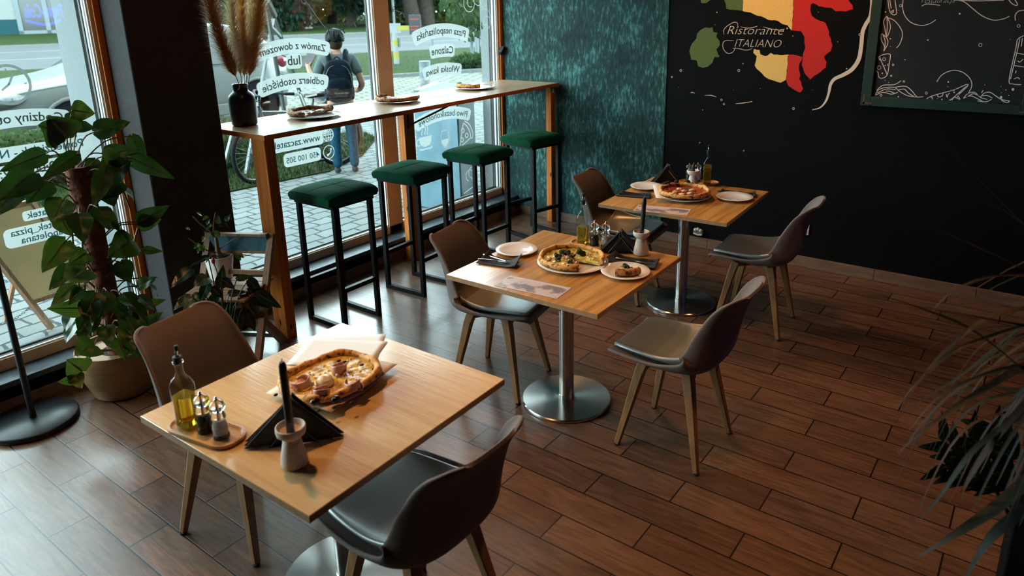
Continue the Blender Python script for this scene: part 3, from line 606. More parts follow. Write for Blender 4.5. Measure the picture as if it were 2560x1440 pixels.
# ---- white car parked parallel to the window
m_car = M('pearl_white_lacquer', (0.1, 0.11, 0.102), .25, coat=.35); m_cglass = M('car_glass', (0.014, 0.021, 0.0231), .05, spec=.8); m_tyre = M('tyre', (0.0084, 0.0084, 0.0091), .8); m_alloy = M('alloy', (0.118, 0.123, 0.123), .25, .9); m_lens = M('head_lamp_lens', (0.0175, 0.0297, 0.0333), .3, 0, c2=(0.105, 0.114, 0.114), vs=9, spec=.8); m_tail = M('tail_lamp', (0.11, 0.00122, 0.0049), .15, coat=.6); m_trim = M('wheel_arch_trim', (0.0784, 0.0868, 0.0812), .5)
car = thing('car', 'pearl white parked car beyond the lawn, facing left', 'car', (.46, 7.6, 0))
def carbody():
    # stations: x, z_bottom, z_belt(shoulder), z_top, half width at belt, half width top
    S = [(-2.55, .34, .62, .70, .60, .5), (-2.45, .28, .74, .84, .78, .62), (-2.1, .24, .88, .96, .88, .68), (-1.5, .22, .93, 1.02, .91, .70), (-.95, .22, .97, 1.10, .925, .72), (-.55, .22, .98, 1.34, .925, .68), (-.1, .22, .99, 1.60, .925, .60), (.5, .22, 1.0, 1.68, .925, .59), (1.2, .22, 1.02, 1.66, .92, .58), (1.7, .24, 1.03, 1.58, .91, .57), (2.0, .28, 1.02, 1.36, .88, .60), (2.2, .34, .98, 1.10, .80, .62), (2.27, .45, .85, .95, .6, .5)]
    q = MB(); K = 12
    def ring(s):
        x, zb, zs, zt, w1, w2 = s
        pts = [(0, zb), (w1 * .8, zb), (w1 * .97, zb + .12), (w1 * 1.0, (zb + zs) / 2), (w1 * .985, zs - .05), (w1 * .95, zs), (w1 * .9 + w2 * .1, zs + (zt - zs) * .1), ((w1 + 2 * w2) / 3, zs + (zt - zs) * .6), (w2, zt - .05), (w2 * .82, zt), (0, zt + .02)]
        return [(x, y, z) for y, z in pts] + [(x, -y, z) for y, z in pts[-2:0:-1]]
    rings = [ring(s) for s in S]; n = len(rings[0])
    vs = [p for r_ in rings for p in r_]; fs = [(k * n + i, k * n + (i + 1) % n, (k + 1) * n + (i + 1) % n, (k + 1) * n + i) for k in range(len(S) - 1) for i in range(n)]
    fs += [tuple(range(n - 1, -1, -1)), tuple(range((len(S) - 1) * n, len(S) * n))]
    q.add(vs, fs); return q
carbody().build('body', m_car, car, sub=2, angle=180)
q = MB()
for s in (-1, 1):
    w_ = lambda t: s * (.915 - t * .30)
    for x0, x1, xa, xb in ((-.62, .08, -.05, .08), (.16, .95, .16, .95), (1.03, 1.75, 1.03, 1.45)):
        q.add([(x0, w_(.04) + s * .006, 1.05), (x1, w_(.04) + s * .006, 1.05), (xb, w_(.8) + s * .012, 1.50), (xa, w_(.8) + s * .012, 1.50)], [(0, 1, 2, 3)])
q.build('side_window', m_cglass, car, smooth=False, solid=.006)
MB().add([(-.98, -.68, 1.09), (-.98, .68, 1.09), (-.16, .56, 1.60), (-.16, -.56, 1.60)], [(0, 1, 2, 3)]).build('windscreen', m_cglass, car, smooth=False, solid=.02)
MB().add([(2.03, -.58, 1.36), (2.03, .58, 1.36), (1.78, .5, 1.58), (1.78, -.5, 1.58)], [(0, 1, 2, 3)]).build('rear_window', m_cglass, car, smooth=False, solid=.03)
for s in (-1, 1):
    MB().ball((0, 0, 0), (.34, .13, .085), 20, 12, T(-2.12, s * .80, .80, 0, R(-6), s * R(-14))).build('headlight', m_lens, car)
    MB().ball((2.03, s * .80, 1.0), (.14, .1, .12), 14, 8).build('tail_light', m_tail, car)
    for x in (-1.42, 1.44):
        wl = MB().lathe([(.20, -.1), (.33, -.11), (.345, -.07), (.345, .07), (.33, .11), (.20, .1)], 36, T(x, s * .83, .345, R(90))).build('wheel', m_tyre, car)
        q = MB().lathe([(.0, .04), (.07, .05), (.075, .02)], 20, T(x, s * .83 + s * -.0, .345, R(90) * -s if False else R(-90) * -s)).lathe([(.195, .08), (.215, .1), (.22, .06), (.2, .02)], 36, T(x, s * .83, .345, R(90) * -s * -1), cap=False)
        for k in range(5):
            a = k * 2 * PI / 5; q.tube([(x + .05 * math.cos(a), s * .90, .345 + .05 * math.sin(a)), (x + .2 * math.cos(a), s * .93, .345 + .2 * math.sin(a))], [.028, .02], 6)
        q.build('rim', m_alloy, wl)
        MB().add(*(lambda P: (P, [(i, i + 1, i + 14, i + 13) for i in range(12)]))([(x + .40 * math.cos(R(-8 + 196 * i / 12)), s * .945, .345 + .40 * math.sin(R(-8 + 196 * i / 12))) for i in range(13)] + [(x + .45 * math.cos(R(-8 + 196 * i / 12)), s * .93, .345 + .45 * math.sin(R(-8 + 196 * i / 12))) for i in range(13)])).build('arch_trim', m_trim, car, solid=.02)
        MB().lathe([(.395, 0), (.395, .012)], 36, T(x, s * .918, .345, R(90) * -s)).build('wheel_arch', m_tyre, car)
MB().box(-2.0, 2.0, -.93, -.90, .24, .42).box(-2.0, 2.0, .90, .93, .24, .42).build('sill_trim', m_trim, car, bevel=.02)
MB().box(-.62, -.48, -1.08, -.92, 1.02, 1.16).box(-.62, -.48, .92, 1.08, 1.02, 1.16).build('mirror', m_car, car, bevel=.04)
# ================================================================== ladder, bicycle, cyclist, sandwich board, advertising box
m_alu = M('aluminium', (0.105, 0.122, 0.122), .35, .6, var=.1, vs=20)
ld = thing('step_ladder', 'open aluminium step ladder standing on the lawn behind the counter', 'ladder', (0, 0, 0))
def lpt(px, py, y): return ony(px, py, y)
apexA, apexB = lpt(664, 2, 3.55), lpt(684, 40, 3.85)
def down(a, px, py, y): p = ony(px, py, y); d = p - a; return a + d * ((0.015 - a.z) / d.z)
fA, fB = down(apexA, 613, 205, 3.4), down(apexB, 656, 199, 3.7); rA, rB = down(apexA, 694, 180, 3.7), down(apexB, 760, 262, 4.0)
for a, b in ((apexA, fA), (apexB, fB)): MB().tube([a, b], .022, 4, square=True).build('support_rail', m_alu, ld, smooth=False)
for a, b in ((apexA, rA), (apexB, rB)): MB().tube([a, b], .026, 4, square=True).build('step_rail', m_alu, ld, smooth=False)
for k in range(1, 7):
    t_ = k / 7; a, b = apexA.lerp(rA, t_), apexB.lerp(rB, t_)
    MB().tube([a, b], [.024, .024], 4, square=True).build('step', m_alu, ld, smooth=False)
MB().tube([apexA.lerp(fA, .55), apexB.lerp(fB, .55)], .012, 6).build('brace', m_alu, ld)
MB().tube([apexA + Vector((0, 0, .01)), apexB + Vector((0, 0, .01))], .05, 8).build('top_cap', m_alu, ld)
# ---- bicycle, along the window
bk = thing('bicycle', 'black city bicycle with white child seat, on the lawn behind the cyclist', 'bicycle', (-.10, 2.98, 0), R(-3))
m_bf = M('bicycle_frame', (0.009, 0.03, 0.042), .3, coat=.5); m_bk = M('bicycle_black', (.004, .005, .006), .6, spec=.25); m_cs = M('child_seat_shell', (0.104, 0.117, 0.117), .4); m_cp = M('child_seat_pad', (0.05, 0.08, 0.11), .8)
def wheel(cx, rz, name):
    X = T(cx, 0, .335, R(90), 0, 0) if not rz else T(cx, 0, .335) @ Euler((R(90), 0, R(rz)), 'XYZ').to_matrix().to_4x4()
    X = T(cx, 0, .335, 0, 0, R(rz)) @ T(rx=R(90))
    def torus(r, t, q, n=48, k=10): 
        return q.grid(lambda u, v: ((r + t * math.cos(v * 2 * PI)) * math.cos(u * 2 * PI), (r + t * math.cos(v * 2 * PI)) * math.sin(u * 2 * PI), t * math.sin(v * 2 * PI)), n, k, X)
    w_ = torus(.312, .022, MB()).build(name, m_tyre, bk)
    torus(.288, .009, MB(), 48, 6).build('rim', m_alu, w_)
    q = MB()
    for i in range(28): a = i * 2 * PI / 28; q.tube([X @ Vector((.02 * math.cos(a), .02 * math.sin(a), .02 * (-1) ** i)), X @ Vector((.285 * math.cos(a), .285 * math.sin(a), 0))], .0018, 4)
    q.build('spokes', m_alu, w_)
    MB().lathe([(.022, -.035), (.022, .035)], 12, X).build('hub', m_bk, w_)
wheel(.57, 0, 'rear_wheel'); wheel(-.57, 18, 'front_wheel')
fr = MB()
for a, b, r_ in (((.57, .04, .335), (.12, 0, .30), .012), ((.57, -.04, .335), (.12, 0, .30), .012), ((.12, 0, .30), (.27, 0, .86), .017), ((.12, 0, .30), (-.40, 0, .66), .02), ((.25, 0, .70), (-.42, 0, .78), .017), ((-.39, 0, .62), (-.44, 0, .86), .02), ((.57, .04, .335), (.25, 0, .72), .01), ((.57, -.04, .335), (.25, 0, .72), .01), ((-.40, .05, .64), (-.57, .05, .335), .012), ((-.40, -.05, .64), (-.57, -.05, .335), .012)): fr.tube([a, b], r_, 8)
fr.build('frame', m_bf, bk)
hb = MB().tube([(-.43, 0, .84), (-.42, 0, .96)], .014, 8).tube(smooth_path([(-.28, -.30, .99), (-.36, -.20, 1.0), (-.43, -.05, .97), (-.43, .05, .97), (-.36, .20, 1.0), (-.28, .30, .99)], 4), .012, 8).build('handlebar', m_bk, bk)
for s in (-1, 1): MB().tube([(-.28, s * .30, .99), (-.19, s * .33, .985)], .017, 8).build('grip', m_bk, hb)
for s in (-1, 1): MB().tube(smooth_path([(-.44, s * .05, .93), (-.55, s * .08, .9), (-.5, s * .03, .75), (-.42, 0, .65)], 4), .0035, 5).build('brake_cable', m_bk, hb)
q = MB().lathe([(.10, -.008), (.10, .008)], 24, T(.12, -.06, .30, R(90)))
q.tube([(.12, -.07, .30), (.18, -.09, .15)], .012, 6).tube([(.12, .07, .30), (.06, .09, .45)], .012, 6).box(.13, .23, -.17, -.08, .135, .16).box(.01, .11, .08, .17, .44, .465)
q.build('crankset', m_bk, bk)
MB().box(.18, .40, -.07, .07, .87, .92).build('saddle', m_bk, bk, bevel=.02)
MB().tube(arc_pts((0, 0), .36, -10, 120, 12) and [(.57 + .365 * math.cos(R(a)), 0, .335 + .365 * math.sin(R(a))) for a in range(-5, 130, 9)], .022, 6).build('mudguard', m_pg, bk)
MB().box(.3, .8, -.08, .08, .72, .74).build('carrier', m_bk, bk, smooth=False)
cs = thing('child_seat', '', '', (0, 0, 0)); bpy.data.objects.remove(cs)
def seatfn(u, v):
    s = v * 2 - 1; P_ = smooth_path([(.36, .80, 0), (.50, .78, 0), (.62, .80, 0), (.68, .92, 0), (.71, 1.06, 0), (.725, 1.16, 0), (.73, 1.20, 0)], 5); i = int(round(u * (len(P_) - 1))); w_ = .17 - .05 * max(0, u - .8) * 4
    return (P_[i].x - (.10 * abs(s) ** 3 if u > .4 else 0), s * w_, P_[i].y + (.12 * abs(s) ** 3 if u <= .5 else .0))
cse = MB().grid(seatfn, 30, 14).build('child_seat', m_cs, bk, solid=.02)
MB().grid(lambda u, v: (lambda p: (p[0] - .022, p[1] * .7, p[2] + .012))(seatfn(.12 + u * .75, v)), 20, 10).build('seat_pad', m_cp, cse, solid=.01)
# ---- cyclist seen from behind
def skin(name, pts, edges, mt, parent, sub=2, root=0):
    me = bpy.data.meshes.new(name); me.from_pydata([p[:3] for p in pts], edges, []); me.materials.append(mt)
    o = bpy.data.objects.new(name, me); COL.objects.link(o); o.parent = parent
    o.modifiers.new('skin', 'SKIN'); o.modifiers['skin'].use_smooth_shade = True
    me.attributes  # skin layer is created with the modifier
    if not me.skin_vertices:
        bm = bmesh.new(); bm.from_mesh(me); bm.verts.layers.skin.verify(); bm.to_mesh(me); bm.free()
    for i, p in enumerate(pts):
        sv = me.skin_vertices[0].data[i]; sv.radius = (p[3], p[4] if len(p) > 4 else p[3]); sv.use_root = i == root
    s = o.modifiers.new('subdivision', 'SUBSURF'); s.levels = s.render_levels = sub
    return o
m_skin = M('skin', (0.294, 0.168, 0.119), .55); m_tee = M('pale_tee_shirt', (0.077, 0.102, 0.102), .9, bump=.3, bs=30, var=.15, vs=9); m_jean = M('blue_denim', (0.0135, 0.0616, 0.1), .9, var=.35, vs=26, bump=.3, bs=60); m_shoe = M('dark_shoe', (.02, .02, .022), .7); m_hel = M('helmet_shell', (.003, .005, .007), .6, spec=.1); m_bag = M('navy_nylon', (.004, .009, .015), .75, spec=.2, var=.4, vs=14, bump=.3, bs=35); m_bagl = M('bag_zip', (.03, .05, .06), .4); m_hair = M('dark_hair', (.03, .02, .014), .7)
pe = thing('person', 'cyclist in helmet, pale tee and blue jeans seen from behind, looking at a phone', 'person', (.24, 2.56, 0), R(-39)); pe.scale = (.945,) * 3
P_ = [(0, 0, .93, .145, .105), (0, 0, 1.10, .13, .09), (0, -.01, 1.27, .15, .10), (0, .0, 1.40, .10, .075), (0, .02, 1.475, .05), (0, .035, 1.54, .062), (0, .05, 1.61, .078, .095), (0, .05, 1.68, .065, .08),
      (-.165, 0, 1.395, .06), (-.245, -.03, 1.24, .047), (-.285, -.01, 1.11, .042), (-.315, .13, 1.19, .034), (-.345, .235, 1.27, .026), (-.35, .30, 1.31, .03, .018),
      (.165, 0, 1.395, .06), (.235, -.04, 1.24, .047), (.275, -.05, 1.09, .042), (.245, .08, 1.02, .034), (.21, .18, .99, .026), (.195, .24, .985, .03, .018),
      (-.09, 0, .86, .095), (-.10, .02, .48, .058), (-.10, -.02, .10, .042), (-.105, .10, .035, .035), (.09, 0, .86, .095), (.10, .02, .48, .058), (.105, -.02, .10, .042), (.115, .10, .035, .035)]
E_ = [(0, 1), (1, 2), (2, 3), (3, 4), (4, 5), (5, 6), (6, 7), (3, 8), (8, 9), (9, 10), (10, 11), (11, 12), (12, 13), (3, 14), (14, 15), (15, 16), (16, 17), (17, 18), (18, 19), (0, 20), (20, 21), (21, 22), (22, 23), (0, 24), (24, 25), (25, 26), (26, 27)]
for hnd, s in ((13, -1), (19, 1)):
    hx, hy, hz = P_[hnd][:3]
    for k, (dx, ln) in enumerate(((-.022, .06), (-.008, .07), (.007, .066), (.021, .052))):
        n = len(P_); P_ += [(hx + dx, hy + .025, hz + .004, .009), (hx + dx * 1.1, hy + .025 + ln * .55, hz + .012, .008), (hx + dx * 1.1, hy + .02 + ln * .8, hz + .035, .007)]; E_ += [(hnd, n), (n, n + 1), (n + 1, n + 2)]
    n = len(P_); P_ += [(hx - s * .03, hy - .0, hz + .02, .01), (hx - s * .035, hy + .035, hz + .035, .008)]; E_ += [(hnd, n), (n, n + 1)]
skin('body', P_, E_, m_skin, pe)
skin('tee_shirt', [(0, 0, .82, .17, .125), (0, 0, 1.08, .155, .11), (0, -.01, 1.27, .175, .12), (0, 0, 1.395, .125, .09), (0, .012, 1.445, .068, .062), (-.17, 0, 1.39, .078), (-.225, -.02, 1.28, .07), (-.252, -.028, 1.20, .068), (.17, 0, 1.39, .078), (.222, -.03, 1.28, .07), (.247, -.038, 1.20, .068)], [(0, 1), (1, 2), (2, 3), (3, 4), (3, 5), (5, 6), (6, 7), (3, 8), (8, 9), (9, 10)], m_tee, pe)
skin('jeans', [(0, 0, .95, .15, .115), (0, 0, .87, .15, .115), (-.092, 0, .74, .092), (-.10, .02, .50, .072), (-.102, .01, .30, .064), (-.10, -.015, .06, .062), (.092, 0, .74, .092), (.10, .02, .50, .072), (.104, .01, .30, .064), (.105, -.015, .06, .062)], [(0, 1), (1, 2), (2, 3), (3, 4), (4, 5), (1, 6), (6, 7), (7, 8), (8, 9)], m_jean, pe)
for s in (-1, 1): skin('shoe', [(s * .103, -.05, .045, .045), (s * .108, .05, .04, .045, .038), (s * .115, .14, .03, .038, .028)], [(0, 1), (1, 2)], m_shoe, pe)
MB().ball((0, .03, 1.60), (.088, .10, .11), 18, 10).build('hair', m_hair, pe)
hm = MB().grid(lambda u, v: (lambda a, b: (.108 * math.sin(b) * math.cos(a), .045 + .138 * math.sin(b) * math.sin(a), 1.635 + .115 * math.cos(b) + .012 * math.cos(6 * a) * math.sin(b) ** 2))(u * 2 * PI, .02 + v * (PI * .56)), 48, 14).build('helmet', m_hel, pe, solid=.014)
for k in range(6):
    a = -150 + k * 24; a = R(a); MB().tube([(.112 * math.sin(b_) * math.cos(a), .045 + .142 * math.sin(b_) * math.sin(a), 1.637 + .119 * math.cos(b_)) for b_ in (.35, .7, 1.1, 1.45)], [.006, .013, .013, .006], 6).build('vent', m_bk, hm)
MB().tube([(-.085, .05, 1.60), (-.06, .11, 1.52), (.06, .11, 1.52), (.085, .05, 1.60)], .006, 5).build('chin_strap', m_bk, hm)
ph = thing('tablet', 'dark tablet held up in the left hand of the cyclist', 'tablet', (.24, 2.56, 0), R(-39)); ph.scale = (.945,) * 3; M2 = I4
MB().box(-.005, .005, -.07, .07, -.10, .10, M2 @ T(-.335, .375, 1.37, R(20), R(25), R(55))).build('case', m_pk, ph, bevel=.003); MB().box(.005, .006, -.062, .062, -.092, .092, M2 @ T(-.335, .375, 1.37, R(20), R(25), R(55))).build('screen', m_cglass, ph, smooth=False)
bag = thing('backpack', 'dark navy backpack worn by the cyclist', 'backpack', (.24, 2.56, 0), R(-39)); bag.scale = (.945,) * 3
def bagfn(w_, d_, h_, cx, cy, cz, p=3.2):
    def fn(u, v):
        a, b = u * 2 * PI, (v - .5) * PI; c = lambda t, e: math.copysign(abs(t) ** e, t); e = 2 / p
        return (cx + w_ * c(math.cos(b), e) * c(math.cos(a), e), cy + d_ * c(math.cos(b), e) * c(math.sin(a), e), cz + h_ * c(math.sin(b), e))
    return fn
MB().grid(bagfn(.165, .085, .255, 0, -.185, 1.15), 40, 24).build('main_pocket', m_bag, bag)
MB().grid(bagfn(.135, .05, .14, 0, -.262, 1.06), 36, 20).build('front_pocket', m_bag, bag)
MB().tube(smooth_path([(-.14, -.272, 1.02), (-.15, -.262, 1.18), (-.10, -.258, 1.31), (0, -.25, 1.345), (.10, -.258, 1.31), (.15, -.262, 1.18), (.14, -.272, 1.02)], 5), .005, 6).build('zip', m_bagl, bag)
for s in (-1, 1): MB().tube(smooth_path([(s * .09, -.14, 1.36), (s * .105, -.05, 1.478), (s * .115, .05, 1.475), (s * .12, .115, 1.36), (s * .13, .12, 1.2), (s * .15, .0, 1.0), (s * .14, -.12, .94)], 5), [.028] * 31, 6).build('shoulder_strap', m_bag, bag)
MB().tube(smooth_path([(-.04, -.16, 1.40), (0, -.16, 1.435), (.04, -.16, 1.40)], 5), .008, 6).build('grab_handle', m_bag, bag)
q = text_mb('GlobalLogic', .034); MB().add(q.v, q.f, T(.02, -.3145, 1.015, R(90))).box(-.06, .085, -.3148, -.314, .998, 1.0).build('lettering', m_pw, bag, smooth=False)
# ---- wooden sandwich board outside the left window
sb = thing('sandwich_board', 'tall wooden sandwich board with blank cream panel outside the left window', 'sandwich board', (0, 0, 0))
m_cream = M('cream_panel', (.74, .56, .27), .6, var=.1, vs=5); m_sbw = wood('sandwich_wood', (.30, .17, .09), (.2, .1, .05), 'z', .6)
b0, b1 = onz(128, 820, .012), onz(183, 812, .012)
lf_t = ony(-10, 505, .62); d_ = Vector((b1.x - b0.x, 0, 0))
y0 = .66; bl_, br_ = Vector((-3.665, .775, .0)), Vector((-3.30, .775, .0)); tl_, tr_ = Vector((-3.985, .50, 1.02)), Vector((-3.62, .50, 1.02))
def sandw():
    L0 = onz(128, 820, 0.01); R0 = onz(190, 812, .01)
    up = ony(-20, 560, L0.y - .22) ; upr = ony(78, 505, L0.y - .22)
    return L0, R0, up, upr
L0, R0, UL, UR = sandw()
R0 = Vector((L0.x + .33, L0.y + .02, .01)); UR = Vector((UR.x, UR.y, UR.z)); UL = UR + (L0 - R0)
for a, b in ((L0, UL), (R0, UR)): MB().tube([a, b], .02, 4, square=True).build('stile', m_sbw, sb, smooth=False)
q = MB(); a, b, c, d = L0.lerp(UL, .26), R0.lerp(UR, .26), UR, UL; n_ = (b - a).cross(d - a).normalized() * .006
q.add([a - n_, b - n_, c - n_, d - n_, a + n_, b + n_, c + n_, d + n_], [(0, 1, 2, 3), (4, 5, 6, 7), (0, 1, 5, 4), (1, 2, 6, 5), (2, 3, 7, 6), (3, 0, 4, 7)]); q.build('panel', m_cream, sb, smooth=False)
MB().tube([a, b], .017, 4, square=True).build('rail', m_sbw, sb, smooth=False); MB().tube([c, d], .02, 4, square=True).build('rail', m_sbw, sb, smooth=False)
bk_ = Vector((0, .62, 0)) * 1
for a, b in ((L0, UL), (R0, UR)): MB().tube([Vector((a.x + .0, a.y - .52, .01)) if False else a + Vector((-.45, .36, 0)), b], .016, 4, square=True).build('rear_leg', m_sbw, sb, smooth=False)
q = MB(); ca, cb = L0.lerp(UL, .24), L0 + Vector((-.45, .36, 0)) + Vector((.01, 0, .22))
for k in range(26):
    t_ = k / 25; p = ca.lerp(cb, t_) - Vector((0, 0, .13 * 4 * t_ * (1 - t_))); q.grid(lambda u, v, p=p, k=k: p + Vector(((.010 + .002 * math.cos(v * 6.283)) * math.cos(u * 6.283), .002 * math.sin(v * 6.283) if k % 2 else (.006 + .002 * math.cos(v * 6.283)) * math.sin(u * 6.283), (.006 + .002 * math.cos(v * 6.283)) * math.sin(u * 6.283) if k % 2 else .002 * math.sin(v * 6.283))), 8, 4)
q.build('chain', m_pg, sb)
# ---- advertising box outside the right window
ab = thing('advertising_box', 'blue grey weathered box standing outside the right window', 'box', (0, 0, 0))
A0, A1 = onz(1053, 514, 0), Vector((-.0, 1.02, 0))
m_abl = M('box_blue_side', (0.0616, 0.131, 0.162), .5, c2=(0.0385, 0.0924, 0.119), vs=5, detail=8); m_abd = M('box_teal_side', (0.0231, 0.0567, 0.0648), .5, c2=(0.0147, 0.0399, 0.0483), vs=9, vstretch=(1, 1, .2), detail=8)
def abx():
    p0 = Vector((A0.x, A0.y, 0)); e = onz(1155, 535, 0); p1 = Vector((e.x, e.y, 0)); d = (p1 - p0); nrm = Vector((d.y, -d.x, 0)).normalized()
    p2 = p1 + Vector((.62, .34, 0)); p3 = p0 + (p2 - p1)
    return p0, p1, p2, p3
p0, p1, p2, p3 = abx(); hz = 1.12
MB().add([p0, p1, p1 + Vector((0, 0, hz)), p0 + Vector((0, 0, hz))], [(0, 1, 2, 3)]).build('side_panel', m_abl, ab, smooth=False, solid=.02)
MB().add([p1, p2, p2 + Vector((0, 0, hz)), p1 + Vector((0, 0, hz))], [(0, 1, 2, 3)]).build('front_panel', m_abd, ab, smooth=False, solid=.02)
MB().add([p2, p3, p3 + Vector((0, 0, hz)), p2 + Vector((0, 0, hz)), p0, p0 + Vector((0, 0, hz)), p1 + Vector((0, 0, hz))], [(0, 1, 2, 3), (1, 4, 5, 2), (3, 2, 5, 6)]).build('casing', m_abd, ab, smooth=False, solid=.02)

# dull outdoor surfaces: little sheen even at a grazing view
for mt in bpy.data.materials:
    if mt.name.split('.')[0] in ('concrete_pavers', 'grass_pavers', 'asphalt', 'kerb_concrete', 'lawn', 'far_lawn', 'grass_blade', 'foliage_dark', 'foliage_mid', 'foliage_yellow', 'foliage_bush', 'bark', 'pale_bark', 'far_white_wall', 'far_teal_wall', 'road_line', 'pale_tee_shirt', 'blue_denim', 'navy_nylon', 'facade_render', 'skin', 'dark_hair', 'tyre'):
        mt.node_tree.nodes['Principled BSDF'].inputs['Specular IOR Level'].default_value = .06
# ================================================================== things on the tables and the counter
ZT = .7130
def food(name, c, c2, vs, rough=.5, ramp=(.4, .6), bump=.6, bs=90, c3=None):
    m = M(name, c, rough, c2=c2, vs=vs, ramp=ramp, bump=bump, bs=bs, detail=6)
    if c3:
        nt = m.node_tree; r = [n for n in nt.nodes if n.type == 'VALTORGB'][0]; k = r.color_ramp.elements.new((ramp[0] + ramp[1]) / 2 + .04); k.color = (*c3, 1)
    return m
m_crust = food('baked_crust', (.66, .34, .085), (.045, .016, .006), 62, .65, (.34, .47), .5, 60, (.52, .22, .045))
m_crustd = food('browned_crust', (.42, .20, .065), (.03, .012, .006), 60, .65, (.36, .54), .5, 60, (.30, .12, .035))
m_cheese = food('molten_cheese', (.80, .58, .17), (.42, .23, .025), 34, .35, (.36, .62), .8, 60, (.64, .40, .06))
m_pesto = food('green_cheese', (.82, .68, .22), (.26, .16, .010), 30, .35, (.36, .62), 1, 70, (.56, .42, .055))
m_tomato = food('tomato_sauce', (.62, .30, .10), (.30, .035, .008), 24, .3, (.46, .72), .7, 50, (.42, .07, .015))
m_tomc = food('tomato_and_cheese', (.70, .56, .36), (.33, .06, .015), 20, .35, (.42, .6), .7, 50, (.55, .26, .10))
m_mozz = M('mozzarella', (.80, .66, .44), .35, var=.12, vs=30, bump=.3, bs=60); m_ham = M('pink_ham', (.50, .20, .145), .4, c2=(.62, .34, .25), vs=30, bump=.3, bs=60); m_olive = M('black_olive', (.012, .008, .010), .2); m_brocc = M('broccoli', (.035, .055, .012), .8, c2=(.012, .022, .006), vs=60, bump=1, bs=120); m_basil = M('basil', (.03, .07, .012), .5); m_paper = M('baking_paper', (.66, .52, .40), .7); m_sheet = M('white_sheet', (.80, .80, .78), .6)
def nz(p, s=1): return noise.noise(Vector(p) * s)
def pizza(t, X, rad, a0, a1, mf, mc=m_crust, ch=.017, seed=0, sup=2.0, ry=None, tilt=0):
    """crust rim and filling of a (part of a) pizza under thing t; rad x ry superellipse"""
    ry = ry or rad; n = max(12, int(abs(a1 - a0) / 5)); full = abs(a1 - a0) >= 359.9
    def P(a, s=1):
        c, d = math.cos(a), math.sin(a); e = 2 / sup; k = 1 + .035 * nz((c * 1.7 + seed, d * 1.7, 0))
        return Vector((math.copysign(abs(c) ** e, c) * rad * k * s, math.copysign(abs(d) ** e, d) * ry * k * s, 0))
    A = [R(a0 + (a1 - a0) * i / n) for i in range(n + 1)]
    def crust(u, v):
        i = u * n; a = R(a0 + (a1 - a0) * u); p = P(a); out = p.normalized()
        w = ch * (1 + .30 * nz((p.x * 22 + seed, p.y * 22, 3))); hgt = w * (1.05 + .35 * nz((p.x * 14, p.y * 14 + seed, 7)))
        b = v * 2 * PI; q_ = p + out * (w * math.cos(b)) * .95; return (q_.x, q_.y, max(.001, .010 + hgt * .75 + hgt * math.sin(b)))
    q = MB().grid(crust, n * 2, 12)
    if not full:
        for u in (0, 1): q.add([crust(u, j / 12) for j in range(12)], [tuple(range(12))])
    for i, v in enumerate(q.v): q.v[i] = X @ v
    q.build('crust', mc, t, angle=180)
    def fill(u, v):
        a = R(a0 + (a1 - a0) * u); p = P(a, v * (1 - .4 * ch / rad)); z = .015 + .004 * nz((p.x * 30 + seed, p.y * 30, 0)) + .004 * nz((p.x * 70, p.y * 70 + seed, 5)); return X @ Vector((p.x, p.y, z))
    q = MB().grid(fill, n * 2, 22)
    def low(u, v): p = P(R(a0 + (a1 - a0) * u), v); return X @ Vector((p.x, p.y, .001))
    q.grid(low, n, 2)
    if not full:
        for u in (0, 1): q.add([fill(u, j / 10) for j in range(11)] + [low(u, j / 10) for j in range(11)], [(j, j + 1, j + 12, j + 11) for j in range(10)])
    q.build('filling', mf, t, angle=60)
def blob(q, c, r, seed, amp=.35, k=(16, 10), fr=2.2):
    def fn(u, v):
        a, b = u * 2 * PI, v * PI; d = Vector((math.sin(b) * math.cos(a), math.sin(b) * math.sin(a), -math.cos(b))); g = 1 + amp * nz(d * fr + Vector((seed, seed * .7, 0)))
        return (c[0] + d.x * r[0] * g, c[1] + d.y * r[1] * g, c[2] + d.z * r[2] * g)
    return q.grid(fn, *k)
def basil(q, c, s, a, X=I4):
    q.grid(lambda u, v: T(*c, rz=a) @ Vector(((u - .5) * s, (v - .5) * s * .55 * math.sin(PI * min(max(u, .02), .98)), .003 + .25 * s * abs(v - .5) + .006 * math.sin(u * 3))), 8, 4, X)
def plate_mb(r): return MB().lathe([(0, .003), (r * .52, .003), (r * .56, .0), (r * .60, .002), (r * .66, .006), (r * .99, .0145), (r, .017), (r * .985, .0185), (r * .68, .010), (r * .60, .0065), (0, .0065)], 64, cap=False)
def plate(loc, r, label, group, z=ZT):
    return tag(plate_mb(r).build('plate', m_white, loc=(loc[0], loc[1], z), angle=60), label, 'plate', group)
# ---- two kinds of tray set: bottle, pepper mill, salt mill
def rrect(hx, hy, r, n=6):
    p = []
    for cx, cy, a in ((hx - r, hy - r, 0), (-hx + r, hy - r, 90), (-hx + r, -hy + r, 180), (hx - r, -hy + r, 270)): p += arc_pts((cx, cy), r, a, a + 90, n)
    return p
def make_tray(loc, rz, label):
    t = thing('serving_tray', label, 'tray', (*loc, ZT), rz, 'oblong condiment trays'); q = MB()
    o = rrect(.132, .056, .05); i1 = rrect(.124, .048, .043); i2 = rrect(.119, .043, .039)
    rows = [[(x, y, 0) for x, y in rrect(.126, .05, .045)], [(x, y, .004) for x, y in o], [(x, y, .013) for x, y in o], [(x, y, .0145) for x, y in i1], [(x, y, .008) for x, y in i2]]
    n = len(o); vs = [p for r_ in rows for p in r_]; q.add(vs, [(k * n + i, k * n + (i + 1) % n, (k + 1) * n + (i + 1) % n, (k + 1) * n + i) for k in range(4) for i in range(n)] + [tuple(range(4 * n, 5 * n)), tuple(range(n - 1, -1, -1))])
    q.build('board', m_tray, t, angle=50); return t
